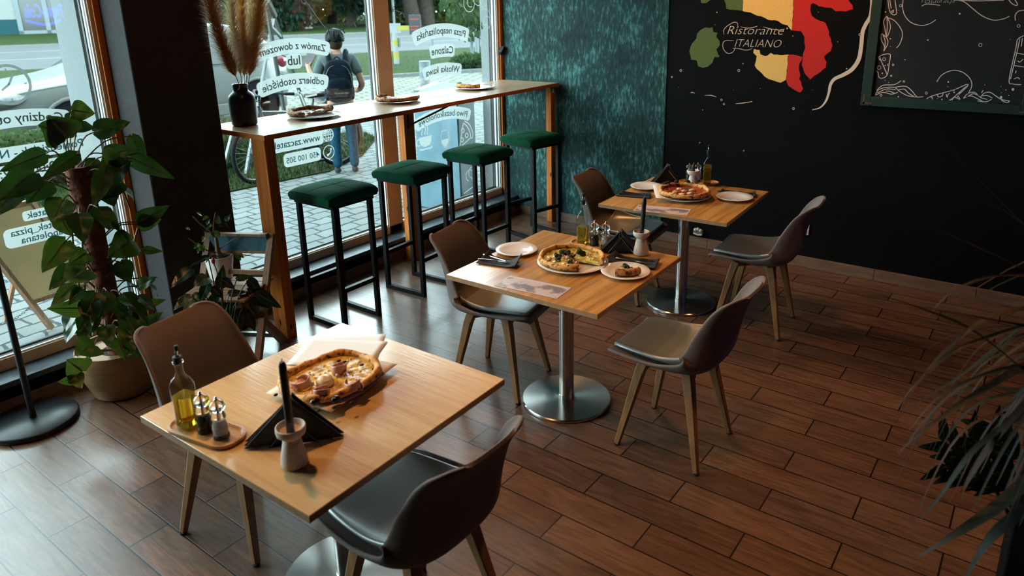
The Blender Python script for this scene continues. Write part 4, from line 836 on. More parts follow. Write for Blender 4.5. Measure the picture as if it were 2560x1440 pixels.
def sqlathe(prof, n=40, p=5.0):
    """square-ish bottle: profile (half width, z, squareness)"""
    q = MB(); vs = []
    for r, z, s in prof:
        pw = 2 + s * p
        for i in range(n):
            a = 2 * PI * i / n; c, d = math.cos(a), math.sin(a); e = 2 / pw; vs.append((math.copysign(abs(c) ** e, c) * r, math.copysign(abs(d) ** e, d) * r, z))
    q.add(vs, [(k * n + i, k * n + (i + 1) % n, (k + 1) * n + (i + 1) % n, (k + 1) * n + i) for k in range(len(prof) - 1) for i in range(n)]); q.add(vs[:n], [tuple(range(n - 1, -1, -1))]); q.add(vs[-n:], [tuple(range(n))]); return q
def make_bottle(loc, rz, fillz, label):
    t = thing('oil_bottle', label, 'bottle', (*loc, ZT + .008), rz, 'olive oil bottles')
    sqlathe([(.024, .0005, 1), (.027, .003, 1), (.027, .13, 1), (.0265, .14, .9), (.022, .155, .5), (.014, .168, .1), (.0115, .178, 0), (.0115, .205, 0), (.0155, .208, 0), (.0155, .214, 0), (.0125, .2155, 0), (.0125, .220, 0)]).build('glass', m_bglass, t)
    sqlathe([(.021, .006, 1), (.0245, .009, 1), (.0245, fillz, 1)]).build('oil', m_oil, t)
    s = MB().lathe([(.0095, .205), (.0105, .222), (.0125, .223), (.0125, .228), (.006, .230), (.005, .232)], 20).build('stopper', m_rubber, t)
    MB().tube([(0, 0, .230), (.0, .0, .242), (.004, 0, .254)], [.0042, .0042, .0036], 10).build('spout', m_chrome, s)
    MB().lathe([(.0058, .246), (.0062, .252), (.0055, .262), (.0, .263)], 12, T(.003, 0, 0), cap=False).build('pourer_cap', m_rubber, s)
    return t
m_acr = M('clear_acrylic', (.97, .98, .97), .03, trans=1, ior=1.49); m_pepper = M('peppercorns', (.035, .022, .015), .7, c2=(.006, .005, .004), vs=180, bump=1, bs=220); m_salt = M('coarse_salt', (.62, .56, .50), .6, c2=(.40, .35, .30), vs=150, bump=.8, bs=220)
MILL = [(.021, 0), (.0235, .002), (.0235, .010), (.0205, .016), (.0215, .024), (.0225, .034), (.0205, .046), (.0175, .053), (.0185, .060), (.021, .068), (.0205, .075), (.0165, .081), (.0155, .085), (.019, .089), (.0225, .097), (.022, .106), (.016, .114), (.009, .118), (.0, .1185)]
def make_mill(loc, label, fill, kind):
    t = thing(kind, label, 'mill', (*loc, ZT + .008), 0, 'clear acrylic mills')
    MB().lathe(MILL, 40, cap=False).lathe([(0, .0), (.021, 0)], 40, cap=False).build('body', m_acr, t)
    f = MB().lathe([(0, .012), (.0165, .012), (.0175, .030), (.016, .044), (.013, .052), (.0135, .058), (0, .060)], 28, cap=False).build('filling', fill, t)
    MB().lathe([(.003, .05), (.003, .118), (.0065, .119), (.0065, .122), (.004, .124), (.0048, .128), (.0, .132)], 14, cap=False).build('spindle', m_chrome, t)
    MB().lathe([(.0, .004), (.012, .004), (.012, .011), (0, .011)], 20, cap=False).build('grinder', m_rubber, t)
    return t
def make_holder(loc, label):
    t = thing('candle_holder', label, 'candle holder', (*loc, ZT), 0, 'white stoneware candle holders')
    pr = [(.0, .0), (.030, 0), (.0355, .004), (.0365, .012), (.034, .03), (.027, .062), (.0225, .078), (.0225, .084), (.030, .090), (.0385, .098), (.0405, .108), (.0395, .118), (.037, .119), (.034, .112), (.030, .104), (.018, .099), (.0125, .097), (.0125, .07), (0, .07)]
    MB().lathe(pr, 56, cap=False).build('body', m_candleh, t)
    q = MB()
    for k in range(11): z = .02 + k * .0055; r_ = .0358 - (z - .012) * .185; q.grid(lambda u, v, z=z, r_=r_: ((r_ + .0009 * math.cos(v * 6.283)) * math.cos(u * 6.283), (r_ + .0009 * math.cos(v * 6.283)) * math.sin(u * 6.283), z + .0012 * math.sin(v * 6.283)), 48, 5)
    q.build('ribbing', m_candleh, t); return t
def make_candle(loc, tilt, label, h=.215):
    t = thing('candle', label, 'candle', (*loc, ZT + .071), 0, 'black dinner candles')
    X = Euler((tilt[0], tilt[1], 0)).to_matrix().to_4x4()
    MB().lathe([(0, 0), (.0108, .0), (.0105, h - .03), (.0098, h - .012), (.006, h - .002), (.0, h)], 24, X, cap=False).build('stick', m_wax, t)
    MB().tube([(0, 0, h - .002), (.0008, 0, h + .008)], .0012, 5, X=X).build('wick', m_paper, t); return t
def make_napkins(loc, rz, label, s=1):
    t = thing('napkin_holder', label, 'napkin holder', (*loc, ZT), rz, 'steel napkin holders with folded black napkins')
    for y in (-.022, .022):
        q = MB(); pts = [(-.062, y, .006), (0, y * .6, .082), (.062, y, .006)]
        q.tube(smooth_path([pts[0], pts[1]], 2), .0022, 6).tube(smooth_path([pts[1], pts[2]], 2), .0022, 6).tube([(-.066, y, .003), (.066, y, .003)], .003, 6)
        q.build('side_wire', m_chrome, t)
    MB().box(-.066, .066, -.022, .022, .0005, .003).build('base_sheet', m_chrome, t)
    for k in range(5):
        y = -.014 + k * .007; e = .006 * math.sin(k * 2.1); h = .135 * s + e; w_ = .135 * s + e * .7; q = MB()
        q.grid(lambda u, v: ((u * 2 - 1) * w_ * (1 - v) + e * v, y * (1 - v * .3) + .012 * math.sin(u * 5 + k) * v + .010 * math.sin(u * 3.1 + k * 2) * (1 - v) * abs(u * 2 - 1), .004 + v * h), 14, 10)
        q.build('napkin', m_napkin, t, solid=.004, angle=180)
    return t
make_tray((-4.288, -2.225), R(-80), 'acacia condiment tray on the nearest table, at its left corner'); make_tray((-2.228, -2.318), R(-84), 'acacia condiment tray on the middle table'); make_tray((-.735, -2.235), R(-70), 'acacia condiment tray at the back of the farthest table')
make_bottle((-4.305, -2.158), .2, .105, 'square olive oil bottle on the nearest table, in focus at the left'); make_bottle((-2.236, -2.252), .15, .092, 'square olive oil bottle on the middle table, about two thirds full of oil'); make_bottle((-.755, -2.300), .3, .13, 'dark square oil bottle on the farthest table, against the black wall')
for (x, y), k, lb in (((-4.291, -2.228), 'pepper_mill', 'clear pepper mill next to the oil bottle on the nearest table'), ((-4.281, -2.293), 'salt_mill', 'clear salt mill at the right end of the tray on the nearest table'), ((-2.232, -2.318), 'pepper_mill', 'clear pepper mill next to the oil bottle on the middle table'), ((-2.222, -2.376), 'salt_mill', 'clear salt mill at the right end of the tray on the middle table'), ((-.765, -2.175), 'pepper_mill', 'clear pepper mill left of the candle on the farthest table'), ((-.715, -2.215), 'salt_mill', 'clear salt mill behind the candle on the farthest table')):
    make_mill((x, y), lb, m_pepper if k[0] == 'p' else m_salt, k)
for (x, y), (tx, ty), tb in (((-4.232, -2.566), (.03, -.02), 'nearest'), ((-2.205, -2.565), (.015, .075), 'middle'), ((-.865, -2.248), (0, .0), 'farthest')):
    make_holder((x, y), 'white ribbed stoneware candle holder on the %s table' % tb); make_candle((x, y), (tx, ty), 'black candle standing in the white holder on the %s table' % tb, .245 if tb == 'nearest' else .215 if tb == 'middle' else .09)
make_napkins((-4.165, -2.475), R(-42), 'steel holder of black folded napkins on the nearest table', 1.0); make_napkins((-2.235, -2.468), R(-58), 'steel holder of black folded napkins on the middle table', .80); make_napkins((-.81, -2.04), R(-35), 'steel holder of black folded napkins on the farthest table', .85)
# ---- paper sheets on the nearest table
for k, (x, y, a) in enumerate(((-3.705, -2.128, 52), (-3.735, -2.150, 62))):
    q = MB().grid(lambda u, v: ((u - .5) * .297, (v - .5) * .21, .0006 + k * .0012 + .004 * max(0, u - .8) * (1 - k)), 12, 8)
    o = q.build('paper_sheet', m_sheet, loc=(x, y, ZT), solid=.0006, angle=180); o.rotation_euler = (0, 0, R(-a)); tag(o, 'upper white paper sheet behind the prosciutto pizza' if k else 'lower white paper sheet behind the prosciutto pizza', 'paper', 'loose sheets on the nearest table')
# ---- prosciutto pizza on baking paper
pl = thing('serving_platter', 'oval white platter under the prosciutto pizza', 'platter', (-3.902, -2.325, ZT), R(-4))
MB().lathe([(0, .002), (.10, .002), (.12, .004), (.160, .013), (.163, .016), (.157, .016), (.12, .008), (0, .007)], 64, T(s=(1, .80, 1)), cap=False).build('dish', m_white, pl)
q = MB().grid(lambda u, v: ((u - .5) * .33, (v - .5) * .27, .0175 + .006 * abs(u - .5) * 2 + .003 * math.sin(u * 9 + v * 5)), 14, 10)
o = q.build('baking_paper', m_paper, loc=(-3.888, -2.315, ZT), solid=.0006, angle=180); o.rotation_euler = (0, 0, R(9)); tag(o, 'sheet of baking paper between platter and prosciutto pizza', 'paper')
pz = thing('pizza', 'oblong pizza with prosciutto, burrata and black olives on the nearest table', 'pizza', (-3.905, -2.322, ZT + .0235), R(-4))
pizza(pz, I4, .152, 0, 360, m_cheese, m_crust, .0125, 3, 2.7, .126)
PZI = (Matrix.Translation((-3.905, -2.322, 0)) @ Matrix.Rotation(R(-4), 4, 'Z')).inverted()
def onpz(px, py, z=.752): p = PZI @ onz(px, py, z); return p.x, p.y
blob(MB(), (*onpz(813, 962), .026), (.029, .027, .022), 4, .15).build('burrata', m_mozz, pz)
def ham(px, py, a, r_=.027):
    x, y = onpz(px, py)
    q = MB().grid(lambda u, v: T(x, y, .014, 0, R(8), a) @ Vector(((r_ * (1 - .30 * u)) * math.cos(u * 5.2 + .4) * 1.25, (r_ * (1 - .30 * u)) * math.sin(u * 5.2 + .4), (.004 + v * .026 * (1 - .2 * math.sin(u * 7))))), 28, 5)
    q.grid(lambda u, v: T(x, y, .015, 0, 0, a + .8) @ Vector(((u - .5) * .064, (v - .5) * .034, .004 + .012 * math.sin(u * 3.1) + .004 * math.sin(v * 9 + u * 4))), 12, 8); q.build('ham_slice', m_ham, pz, solid=.0016, angle=180)
ham(850, 932, .3); ham(885, 972, 1.2); ham(757, 966, 2.2); ham(806, 992, .1)
for px, py in ((788, 1010), (840, 1004)): MB().ball((*onpz(px, py), .024), (.0155, .0125, .0105), 18, 10).build('olive', m_olive, pz)
g = random.Random(8); q = MB()
for _ in range(46): x, y = g.uniform(-.12, .12), g.uniform(-.085, .085); blob(q, (x, y, .016), (g.uniform(.002, .005),) * 3, g.random() * 9, .3, (6, 4))
q.build('crumbs', m_mozz, pz); bpy.data.objects['crumbs']['kind'] = 'stuff'
q = MB()
for px, py in ((862, 908), (848, 905), (905, 915), (935, 925), (940, 945), (700, 965), (712, 958), (795, 1030), (835, 1022), (880, 1010), (690, 990), (760, 1015)): x, y = onpz(px, py); blob(q, (x, y, .020), (.008, .006, .004), px, .3, (8, 5))
q.build('char_spots', m_soil, pz); bpy.data.objects['char_spots']['kind'] = 'stuff'
# ---- middle table: broccoli pizza with a slice taken out, plates, cutlery, leaflet
PT = 'plates on the dining tables'
plate((-2.512, -2.035), .104, 'empty white plate on the middle table, before the chair by the window', PT); plate((-2.505, -2.362), .168, 'large white plate under the broccoli pizza', PT); plate((-2.478, -2.628), .112, 'white plate carrying one slice of pizza', PT)
pz = thing('pizza', 'round broccoli pizza with one slice missing on the middle table', 'pizza', (-2.505, -2.357, ZT + .0165), 0)
pizza(pz, I4, .150, -85, 225, m_pesto, m_crust, .0125, 6)
def broc(t, x, y, s, z=.02):
    q = MB(); g = random.Random(x * 99)
    for _ in range(9): blob(q, (x + g.gauss(0, s * .5), y + g.gauss(0, s * .5), z + g.uniform(0, s * .7)), (s * .5,) * 3, g.random() * 9, .5, (9, 6), 4)
    q.tube([(x, y, z - .008), (x + s, y - s * .5, z)], s * .3, 6); q.build('broccoli', m_brocc, t)
for x, y, s in ((.02, .05, .020), (.055, -.015, .022), (-.035, .06, .015), (-.075, .03, .013), (-.06, -.03, .012), (.0, .0, .010)): broc(pz, x, y, s)
for x, y, a in ((-.02, .01, .4), (.04, .03, 1.5), (-.09, .07, 2), (-.05, -.06, 1), (.09, .02, .3)):
    q = MB(); blob(q, (x, y, .018), (.013, .009, .006), x * 30, .4); q.build('ham_piece', m_ham, pz)
sl = thing('pizza_slice', 'single slice of broccoli pizza on the small plate', 'pizza', (-2.430, -2.588, ZT + .0085), R(-53)); pizza(sl, T(rz=0), .125, -112, -62, m_pesto, m_crustd, .019, 9)
for x, y, s in ((.008, -.052, .014), (.018, -.085, .012)): broc(sl, x, y, s)
q = MB(); blob(q, (-.012, -.085, .02), (.014, .008, .006), 3, .4); q.build('ham_piece', m_ham, sl)
for par_, n_, r_, sd_ in ((bpy.data.objects['pizza.001'], 44, .115, 3), (sl, 8, .0, 4)):
    g = random.Random(sd_); q = MB()
    for _ in range(n_):
        a = R(g.uniform(-80, 220)) if r_ else R(g.uniform(-105, -70)); d_ = g.uniform(.02, r_ or .095); blob(q, (d_ * math.cos(a), d_ * math.sin(a), .019), (g.uniform(.004, .010), g.uniform(.004, .008), .003), g.random() * 9, .5, (7, 5))
    q.build('cheese_bits', m_mozz, par_)['kind'] = 'stuff'
def knife(loc, rz, label, z):
    t = thing('knife', label, 'knife', (*loc, z), rz, 'table knives'); MB().tube([(-.10, 0, .003), (-.06, 0, .004), (0, 0, .0035)], [.005, .0055, .004], 8, X=T(s=(1, 1, .8))).build('handle', m_chrome, t)
    MB().prism([(0, -.004), (.06, -.009), (.095, -.008), (.112, .002), (.10, .007), (0, .004)], .0022, .0036).build('blade', m_chrome, t)
def fork(loc, rz, label, z):
    t = thing('fork', label, 'fork', (*loc, z), rz, 'table forks'); MB().tube([(-.10, 0, .003), (-.04, 0, .004), (.045, 0, .003)], [.0055, .004, .003], 8).build('handle', m_chrome, t)
    h = MB().prism([(.045, -.003), (.06, -.010), (.07, -.0115), (.07, .0115), (.06, .010), (.045, .003)], .002, .0036).build('head', m_chrome, t)
    for k in range(4): MB().box(.069, .105, -.0112 + k * .0062, -.0112 + k * .0062 + .0034, .002, .0036).build('tine', m_chrome, h)
def napkin(loc, rz, label, w_=.17, d_=.10, curl=.03, seed=0):
    q = MB().grid(lambda u, v: ((u - .5) * w_ * (1 - .15 * v), (v - .5) * d_, .002 + curl * max(0, (u - .72) / .28) ** 1.6 * (.4 + v * .6) + curl * .9 * max(0, (.18 - u) / .18) ** 2 * v + .003 * math.sin(u * 9 + seed) * v + .002), 26, 12)
    o = q.build('napkin', m_napkin, loc=(*loc, ZT), solid=.003, angle=180); o.rotation_euler = (0, 0, rz); return tag(o, label, 'napkin', 'black napkins under the cutlery')
napkin((-2.680, -2.065), R(-78), 'black napkin under knife and fork, near the middle table left corner', .21, .11, .035)
knife((-2.695, -2.060), R(-72), 'knife on the black napkin at the middle table left corner', ZT + .010); fork((-2.668, -2.045), R(-95), 'fork on the black napkin at the middle table left corner', ZT + .010)
napkin((-2.325, -2.585), R(-85), 'black napkin behind the slice plate on the middle table', .27, .11, .02, 2)
knife((-2.335, -2.605), R(-84), 'knife on the black napkin behind the slice plate', ZT + .009); fork((-2.305, -2.575), R(96), 'fork on the black napkin behind the slice plate', ZT + .009)
m_leaf_ = M('leaflet_print', (.52, .42, .40), .35, c2=(.20, .15, .15), vs=13, detail=3, ramp=(.46, .54)); m_lw = M('leaflet_paper', (.50, .42, .40), .4)
def leaflet(loc, rz, label, w_=.315, d_=.134):
    t = thing('leaflet', label, 'leaflet', (*loc, ZT), rz, 'printed leaflets on the tables'); MB().box(-w_ / 2, w_ / 2, -d_ / 2, d_ / 2, .0004, .0010).build('sheet', m_lw, t, smooth=False)
    MB().box(-w_ / 2 + .008, w_ / 2 - .008, -d_ / 2 + .02, d_ / 2 - .008, .0010, .0012).build('picture', m_leaf_, t, smooth=False)
    q = MB(); g = random.Random(4)
    for k in range(16): x = -w_ / 2 + .012 + k * .0175; ribbon(q, [(x, -d_ / 2 + .008 + g.uniform(0, .004)), (x + .004, -d_ / 2 + .018), (x + .009, -d_ / 2 + .009), (x + .013, -d_ / 2 + .017)], .0022, .0010, .0014)
    q.build('white_script', m_sheet, t, smooth=False)
leaflet((-2.838, -2.366), R(-85) + PI, 'grey printed leaflet near the front edge of the middle table'); leaflet((-1.448, -2.312), R(-76) + PI, 'grey printed leaflet at the edge of the farthest table')
# ---- farthest table
plate((-1.032, -1.995), .104, 'empty white plate on the farthest table, left of the tomato pizza', PT); plate((-1.115, -2.300), .165, 'large white plate under the tomato pizza', PT); plate((-.985, -2.575), .112, 'empty white plate on the farthest table, right of the tomato pizza', PT)
q = MB().grid(lambda u, v: ((u - .5) * .34, (v - .5) * .30, .0185 + .012 * abs(u - .5) * 2 * abs(v - .5) * 2 + .0), 14, 10)
o = q.build('baking_paper', m_paper, loc=(-1.10, -2.255, ZT), solid=.0006, angle=180); o.rotation_euler = (0, 0, R(30)); tag(o, 'sheet of baking paper under the tomato pizza', 'paper')
pz = thing('pizza', 'round tomato and mozzarella pizza with basil on the farthest table', 'pizza', (-1.115, -2.300, ZT + .0235), 0); pizza(pz, I4, .150, 0, 360, m_tomato, m_crust, .0135, 12)
for k, (x, y) in enumerate(((-.05, .04), (.03, .05), (.05, -.03), (-.03, -.05), (0, 0), (-.08, -.02))): q = MB(); blob(q, (x, y, .017), (.022, .016, .006), k * 3.1, .5); q.build('mozzarella', m_mozz, pz)
for k, (x, y, a) in enumerate(((-.06, .08, .4), (.01, -.01, 1.8), (.05, .03, 2.6), (-.02, -.085, .2))): q = MB(); basil(q, (x, y, .022), .034, a); q.build('basil_leaf', m_basil, pz)
q = MB()
for x, y in ((.02, .14), (.05, .135), (.10, .10), (.14, .04)): blob(q, (x, y, .045), (.016, .014, .008), x * 40, .4)
q.build('char_spots', m_soil, pz); bpy.data.objects['char_spots.001']['kind'] = 'stuff'
napkin((-1.24, -2.02), R(-75), 'black napkin with cutlery at the left corner of the farthest table', .22, .11, .01, 1); fork((-1.255, -2.03), R(-70), 'fork on the black napkin at the farthest table left corner', ZT + .009); knife((-1.225, -2.035), R(-80), 'knife on the black napkin at the farthest table left corner', ZT + .009)
napkin((-.875, -2.555), R(-78), 'black napkin behind the right plate of the farthest table', .24, .10, .015, 3); knife((-.855, -2.55), R(-82), 'knife on the black napkin behind the farthest right plate', ZT + .009); fork((-.885, -2.535), R(98), 'fork on the black napkin behind the farthest right plate', ZT + .009)
# ---- window counter: vase with pampas, three plates with half eaten pizza
HC = H + .0005
vs_ = thing('vase', 'matt black bottle vase at the left end of the window counter', 'vase', (-2.765, -.215, HC))
MB().lathe([(0, 0), (.062, 0), (.072, .006), (.075, .02), (.077, .15), (.074, .172), (.062, .19), (.047, .200), (.043, .208), (.043, .232), (.046, .238), (.044, .243), (.038, .242), (.037, .21), (.0, .20)], 48, cap=False).build('body', M('matt_black_ceramic', (.008, .008, .009), .32), vs_)
def strands(q, spine, wd, n, ln, seed):
    g = random.Random(seed); sp_ = smooth_path(spine, 8); N = len(sp_) - 1
    for _ in range(n):
        u = g.random() ** .9; i = min(int(u * N), N - 1); p = sp_[i]; d = (sp_[i + 1] - sp_[i]).normalized(); env = math.sin(PI * min(max(u * .93 + .06, 0), 1)) ** .6
        a = g.uniform(0, 2 * PI); e1 = d.cross(Vector((.3, 1, .1))).normalized(); e2 = d.cross(e1); o_ = (e1 * math.cos(a) + e2 * math.sin(a))
        L_ = ln * g.uniform(.5, 1.2); sp2 = wd * env * g.uniform(.35, 1.1); jt = Vector((g.gauss(0, .008), g.gauss(0, .008), g.gauss(0, .01))); m1 = p + d * L_ * .45 + o_ * sp2 * .8 + jt * .4; m2 = p + d * L_ * .72 + o_ * sp2 * 1.45 + jt + Vector((0, 0, -.025 * g.random()))
        t_ = d.cross(o_).normalized() * .0012; k = len(q.v); q.v += [p - t_, p + t_, m1 + t_ * .8, m1 - t_ * .8, m2]; q.f += [(k, k + 1, k + 2, k + 3), (k + 3, k + 2, k + 4)]; q.mi += [0, 0]
def pam(name, c, c2): return fol(name, c, c2)
m_pb, m_pg2, m_pp = pam('pampas_brown', (.55, .27, .10), (.38, .17, .055)), pam('pampas_gold', (.72, .42, .15), (.55, .28, .09)), pam('pampas_pale', (.78, .64, .48), (.62, .48, .34)); m_pst = M('pampas_stem', (.42, .19, .05), .6)
for k, (pts, mt, wd, lb, n) in enumerate(((((598, 212), (572, 150), (540, 60), (515, -60), (505, -160)), m_pb, .078, 'brown pampas plume leaning left from the black vase', 5200), (((604, 212), (596, 140), (580, 40), (572, -110)), m_pp, .06, 'pale pampas plume second from the left in the vase', 3600), (((611, 212), (611, 150), (604, 60), (600, -120)), m_pg2, .056, 'golden pampas plume in the middle of the vase', 4200), (((614, 212), (620, 140), (628, 50), (636, -110)), m_pp, .066, 'pale pampas plume right of the golden one', 3600), (((620, 212), (630, 150), (645, 70), (652, -20), (660, -130)), m_pb, .072, 'brown pampas plume leaning right from the black vase', 5000))):
    yy = (-.36, -.25, -.235, -.20, -.225)[k]; P3 = [ony(px, py, yy) for px, py in pts]; base = Vector((-2.765 + (k - 2) * .012, -.215, HC + .206))
    t = thing('pampas_grass', lb, 'pampas grass', base, 0, 'pampas plumes in the black vase'); rel = [p - base for p in P3]
    MB().tube(smooth_path([(0, 0, 0)] + [tuple(r_) for r_ in rel[:3]], 5), .0022, 6).build('stem', m_pst, t)
    q = MB(); st_ = rel[0].lerp(rel[1], .35); strands(q, [tuple(st_)] + [tuple(r_) for r_ in rel[1:]], wd, n, .12, k); q.build('plume', mt, t, smooth=False)
    q = MB()
for k, (x, y, a0, a1, mf, lb, lb2, sd) in enumerate(((-2.345, -.325, -20, 190, m_tomc, 'half eaten pizza with high dark rim on the counter, beside the vase', 'white plate under the pizza nearest the vase', 3), (-1.585, -.290, 60, 300, m_tomc, 'half eaten pizza with chopped topping on the middle of the counter', 'white plate in the middle of the counter, by the mullion', 5), (-.690, -.265, 95, 235, m_tomato, 'last two pizza slices on the counter, near the teal wall', 'white plate at the far end of the counter', 7))):
    plate((x, y), .168, lb2, 'plates on the window counter', HC)
    pz = thing('pizza', lb, 'pizza', (x, y, HC + .0165), R((20, 15, 0)[k]), 'half eaten pizzas on the counter'); pizza(pz, I4, .148, a0, a1, mf, m_crustd if k < 2 else m_crust, (.0145, .012, .013)[k], sd)
    g = random.Random(sd); q = None
    for j in range(6):
        a = R(a0 + (a1 - a0) * (j + .5) / 6); r_ = g.uniform(.05, .1); q = MB(); blob(q, (r_ * math.cos(a), r_ * math.sin(a), .016), (.02, .014, .006), j + sd, .5); q.build('topping', (m_mozz, m_brocc, m_mozz, m_olive, m_mozz, m_ham)[j], pz)
# ================================================================== plants and small furniture
def leaf(name, base, tip, wr, mt, par, fold=.25, droop=.12, up=None, heart=.5, nrm=None, origin=Vector((0, 0, 0))):
    """leaf blade from base to tip (world points), width ratio wr; nrm = direction its face looks to"""
    b, e = Vector(base), Vector(tip); d = e - b; L_ = d.length; d.normalize(); nrm = Vector(nrm) if nrm else Vector((-.4, -.55, .75))
    s = d.cross(nrm).normalized(); n_ = s.cross(d).normalized(); W = L_ * wr
    def w(u): return (math.sin(PI * min(1, u ** .62 * .97 + .03)) ** .8) * (1 - .25 * u) * (1 + heart * .35 * (1 - u) ** 3)
    def fn(u, v):
        x = v * 2 - 1; back = -heart * .16 * L_ * abs(x) ** 1.5 * max(0, 1 - u * 3.2)
        return b + d * (u * L_ + back) + s * (x * W * .5 * w(u)) + n_ * (fold * W * .5 * abs(x) * w(u) - droop * L_ * u * u + .03 * W * math.sin(u * 11 + x * 2)) - origin
    q = MB().grid(lambda u, v: fn(u, .5 + .5 * math.copysign(abs(2 * v - 1) ** 1.9, v - .5)), 10, 8)
    q.mi = [1 if i % 8 in (3, 4) else 0 for i in range(len(q.f))]
    return q.build(name, [mt, m_rib], par, angle=180)
m_rib = M('leaf_midrib', (.10, .13, .03), .45)
# ---- big pot with moss pole vine
VB = Vector((-3.765, -.385, 0)); vine = thing('potted_vine', 'large climbing vine on a moss pole in a gold pot beside the pier', 'potted plant', VB)
pot = MB().lathe([(0, 0), (.11, 0), (.14, .012), (.172, .10), (.188, .19), (.192, .255), (.190, .262), (.182, .260), (.178, .235), (0, .23)], 64, cap=False).build('pot', m_gold, vine); MB().lathe([(0, .233), (.178, .231)], 40, cap=False).build('soil', m_soil, vine)
MB().grid(lambda u, v: ((.054 + .008 * nz((math.cos(v * 6.283) * 2, math.sin(v * 6.283) * 2, u * 14))) * math.cos(v * 6.283) - .03 * u, (.054 + .008 * nz((math.cos(v * 6.283) * 2 + 5, math.sin(v * 6.283) * 2, u * 14))) * math.sin(v * 6.283) - .03, .23 + u * .975), 60, 24).build('moss_pole', m_moss, vine)
MB().lathe([(0, 1.20), (.055, 1.203)], 20, T(-.03, -.03, 0), cap=False).build('pole_top', m_moss, vine)
V, D = m_leafv, m_leafd
LV = [((150, 338), (100, 312), .95, D, -.52), ((168, 345), (120, 292), 1.2, D, -.55), ((180, 275), (238, 284), 1.0, V, -.42), ((238, 330), (325, 303), .62, D, -.45), ((262, 385), (350, 372), .5, D, -.45), ((300, 392), (255, 425), 1.1, V, -.50), ((270, 440), (328, 402), .8, D, -.50), ((328, 395), (440, 448), .34, D, -.48), ((265, 428), (232, 520), .45, V, -.55), ((262, 465), (286, 515), .9, D, -.42),
      ((112, 385), (0, 428), .42, D, -.55), ((192, 386), (102, 450), .36, D, -.58), ((85, 432), (-5, 500), .6, D, -.50), ((118, 455), (66, 508), .8, D, -.42), ((70, 440), (-15, 470), .5, D, -.45), ((35, 470), (-10, 540), .7, D, -.5), ((158, 500), (130, 560), 1.0, V, -.5), ((152, 545), (178, 590), .9, V, -.54), ((250, 535), (298, 573), .75, V, -.40), ((345, 555), (425, 513), .5, D, -.47), ((345, 560), (405, 548), .75, V, -.47),
      ((165, 602), (106, 680), .62, V, -.5), ((215, 632), (172, 662), .9, V, -.5), ((180, 668), (122, 725), .6, D, -.5), ((215, 672), (160, 706), .85, V, -.52), ((186, 712), (126, 767), .5, V, -.5), ((205, 722), (172, 762), .6, V, -.53), ((205, 770), (122, 772), .42, V, -.52), ((240, 732), (212, 796), .75, D, -.56), ((270, 732), (248, 797), .6, D, -.56), ((330, 600), (272, 642), .8, V, -.5), ((358, 625), (408, 628), .45, D, -.45), ((300, 655), (326, 708), .8, D, -.5), ((345, 716), (392, 692), .55, V, -.46), ((345, 768), (416, 748), .42, V, -.5), ((365, 808), (407, 780), .55, V, -.52),
      ((236, 862), (189, 886), .9, V, -.58), ((206, 928), (168, 900), 1.0, V, -.62), ((186, 946), (147, 956), .6, V, -.62), ((186, 938), (204, 970), .75, V, -.62), ((215, 790), (196, 830), .8, D, -.5), ((330, 340), (365, 420), .4, D, -.4), ((205, 300), (170, 330), .9, D, -.40), ((240, 400), (215, 452), .6, D, -.42), ((300, 455), (255, 500), .7, D, -.46)]
g = random.Random(3); pole = lambda z: VB + Vector((-.03 - .02 * z, -.03, z)); sm = []
for i, (b_, e_, wr, mt, y) in enumerate(LV):
    B, E = ony(*b_, y), ony(*e_, y - .03 - (.05 if i % 3 == 0 else 0)); leaf('leaf', B, E, wr * 1.1, mt, vine, .16, .06, nrm=(-.36 + g.uniform(-.25, .25), -.8, .4 + g.uniform(-.25, .25)), origin=VB)
    a = pole(min(max(B.z - .10, .25), 1.18)); sm.append((a, B))
for i in range(26):
    z = g.uniform(.25, .58) if i < 22 else g.uniform(.9, 1.1); a = g.uniform(-2.9, .3); r_ = g.uniform(.08, .2); B = pole(z) + Vector((math.cos(a) * r_, math.sin(a) * r_, g.uniform(0, .05))); E = B + Vector((math.cos(a) * .09, math.sin(a) * .09, -.06 - g.random() * .05))
    if E.y > -.2: continue
    leaf('leaf', B, E, .8, D if i % 3 else V, vine, .2, .2, nrm=(math.cos(a) * .7, math.sin(a) * .7, .6), origin=VB); sm.append((pole(max(.24, z - .08)), B))
for a, b in sm: m_ = a.lerp(b, .55) + Vector((0, 0, .05)); MB().tube([p - VB for p in smooth_path([a, m_, b], 4)], .0034, 5).build('stem', m_stem, vine)
for pts in (((178, 520), (182, 600), (196, 690), (200, 800)), ((205, 540), (207, 640), (215, 760)), ((345, 570), (320, 640), (265, 690)), ((325, 520), (300, 470), (255, 470))): MB().tube([p - VB for p in smooth_path([ony(*p, -.47) for p in pts], 5)], .0045, 6).build('vine', m_stem, vine)
# ---- folding chair used as plant stand
fc = thing('folding_chair', 'small wooden folding chair with teal back slat, used as plant stand', 'folding chair', (-3.23, -.60, 0), R(-60)); m_fw = wood('folding_chair_wood', (.27, .135, .065), (.18, .08, .036), 'z', .55); m_ft = M('teal_stain', (.035, .115, .15), .5, var=.4, vs=20)
for s in (-1, 1):
    MB().tube([(s * .185, .19, .69), (s * .185, -.18, .0)], .024, 4, square=True, X=T(s=(1, 1, 1))).build('stile', m_fw, fc, smooth=False); MB().tube([(s * .155, -.17, .44), (s * .155, .24, .0)], .026, 4, square=True).build('leg', m_fw, fc, smooth=False); MB().box(s * .15 - .012, s * .15 + .012, -.19, .14, .405, .435).build('seat_rail', m_fw, fc, smooth=False)
for k in range(5): MB().box(-.185, .185, -.19 + k * .067, -.13 + k * .067, .436, .450).build('seat_slat', m_fw, fc, smooth=False, bevel=.002)
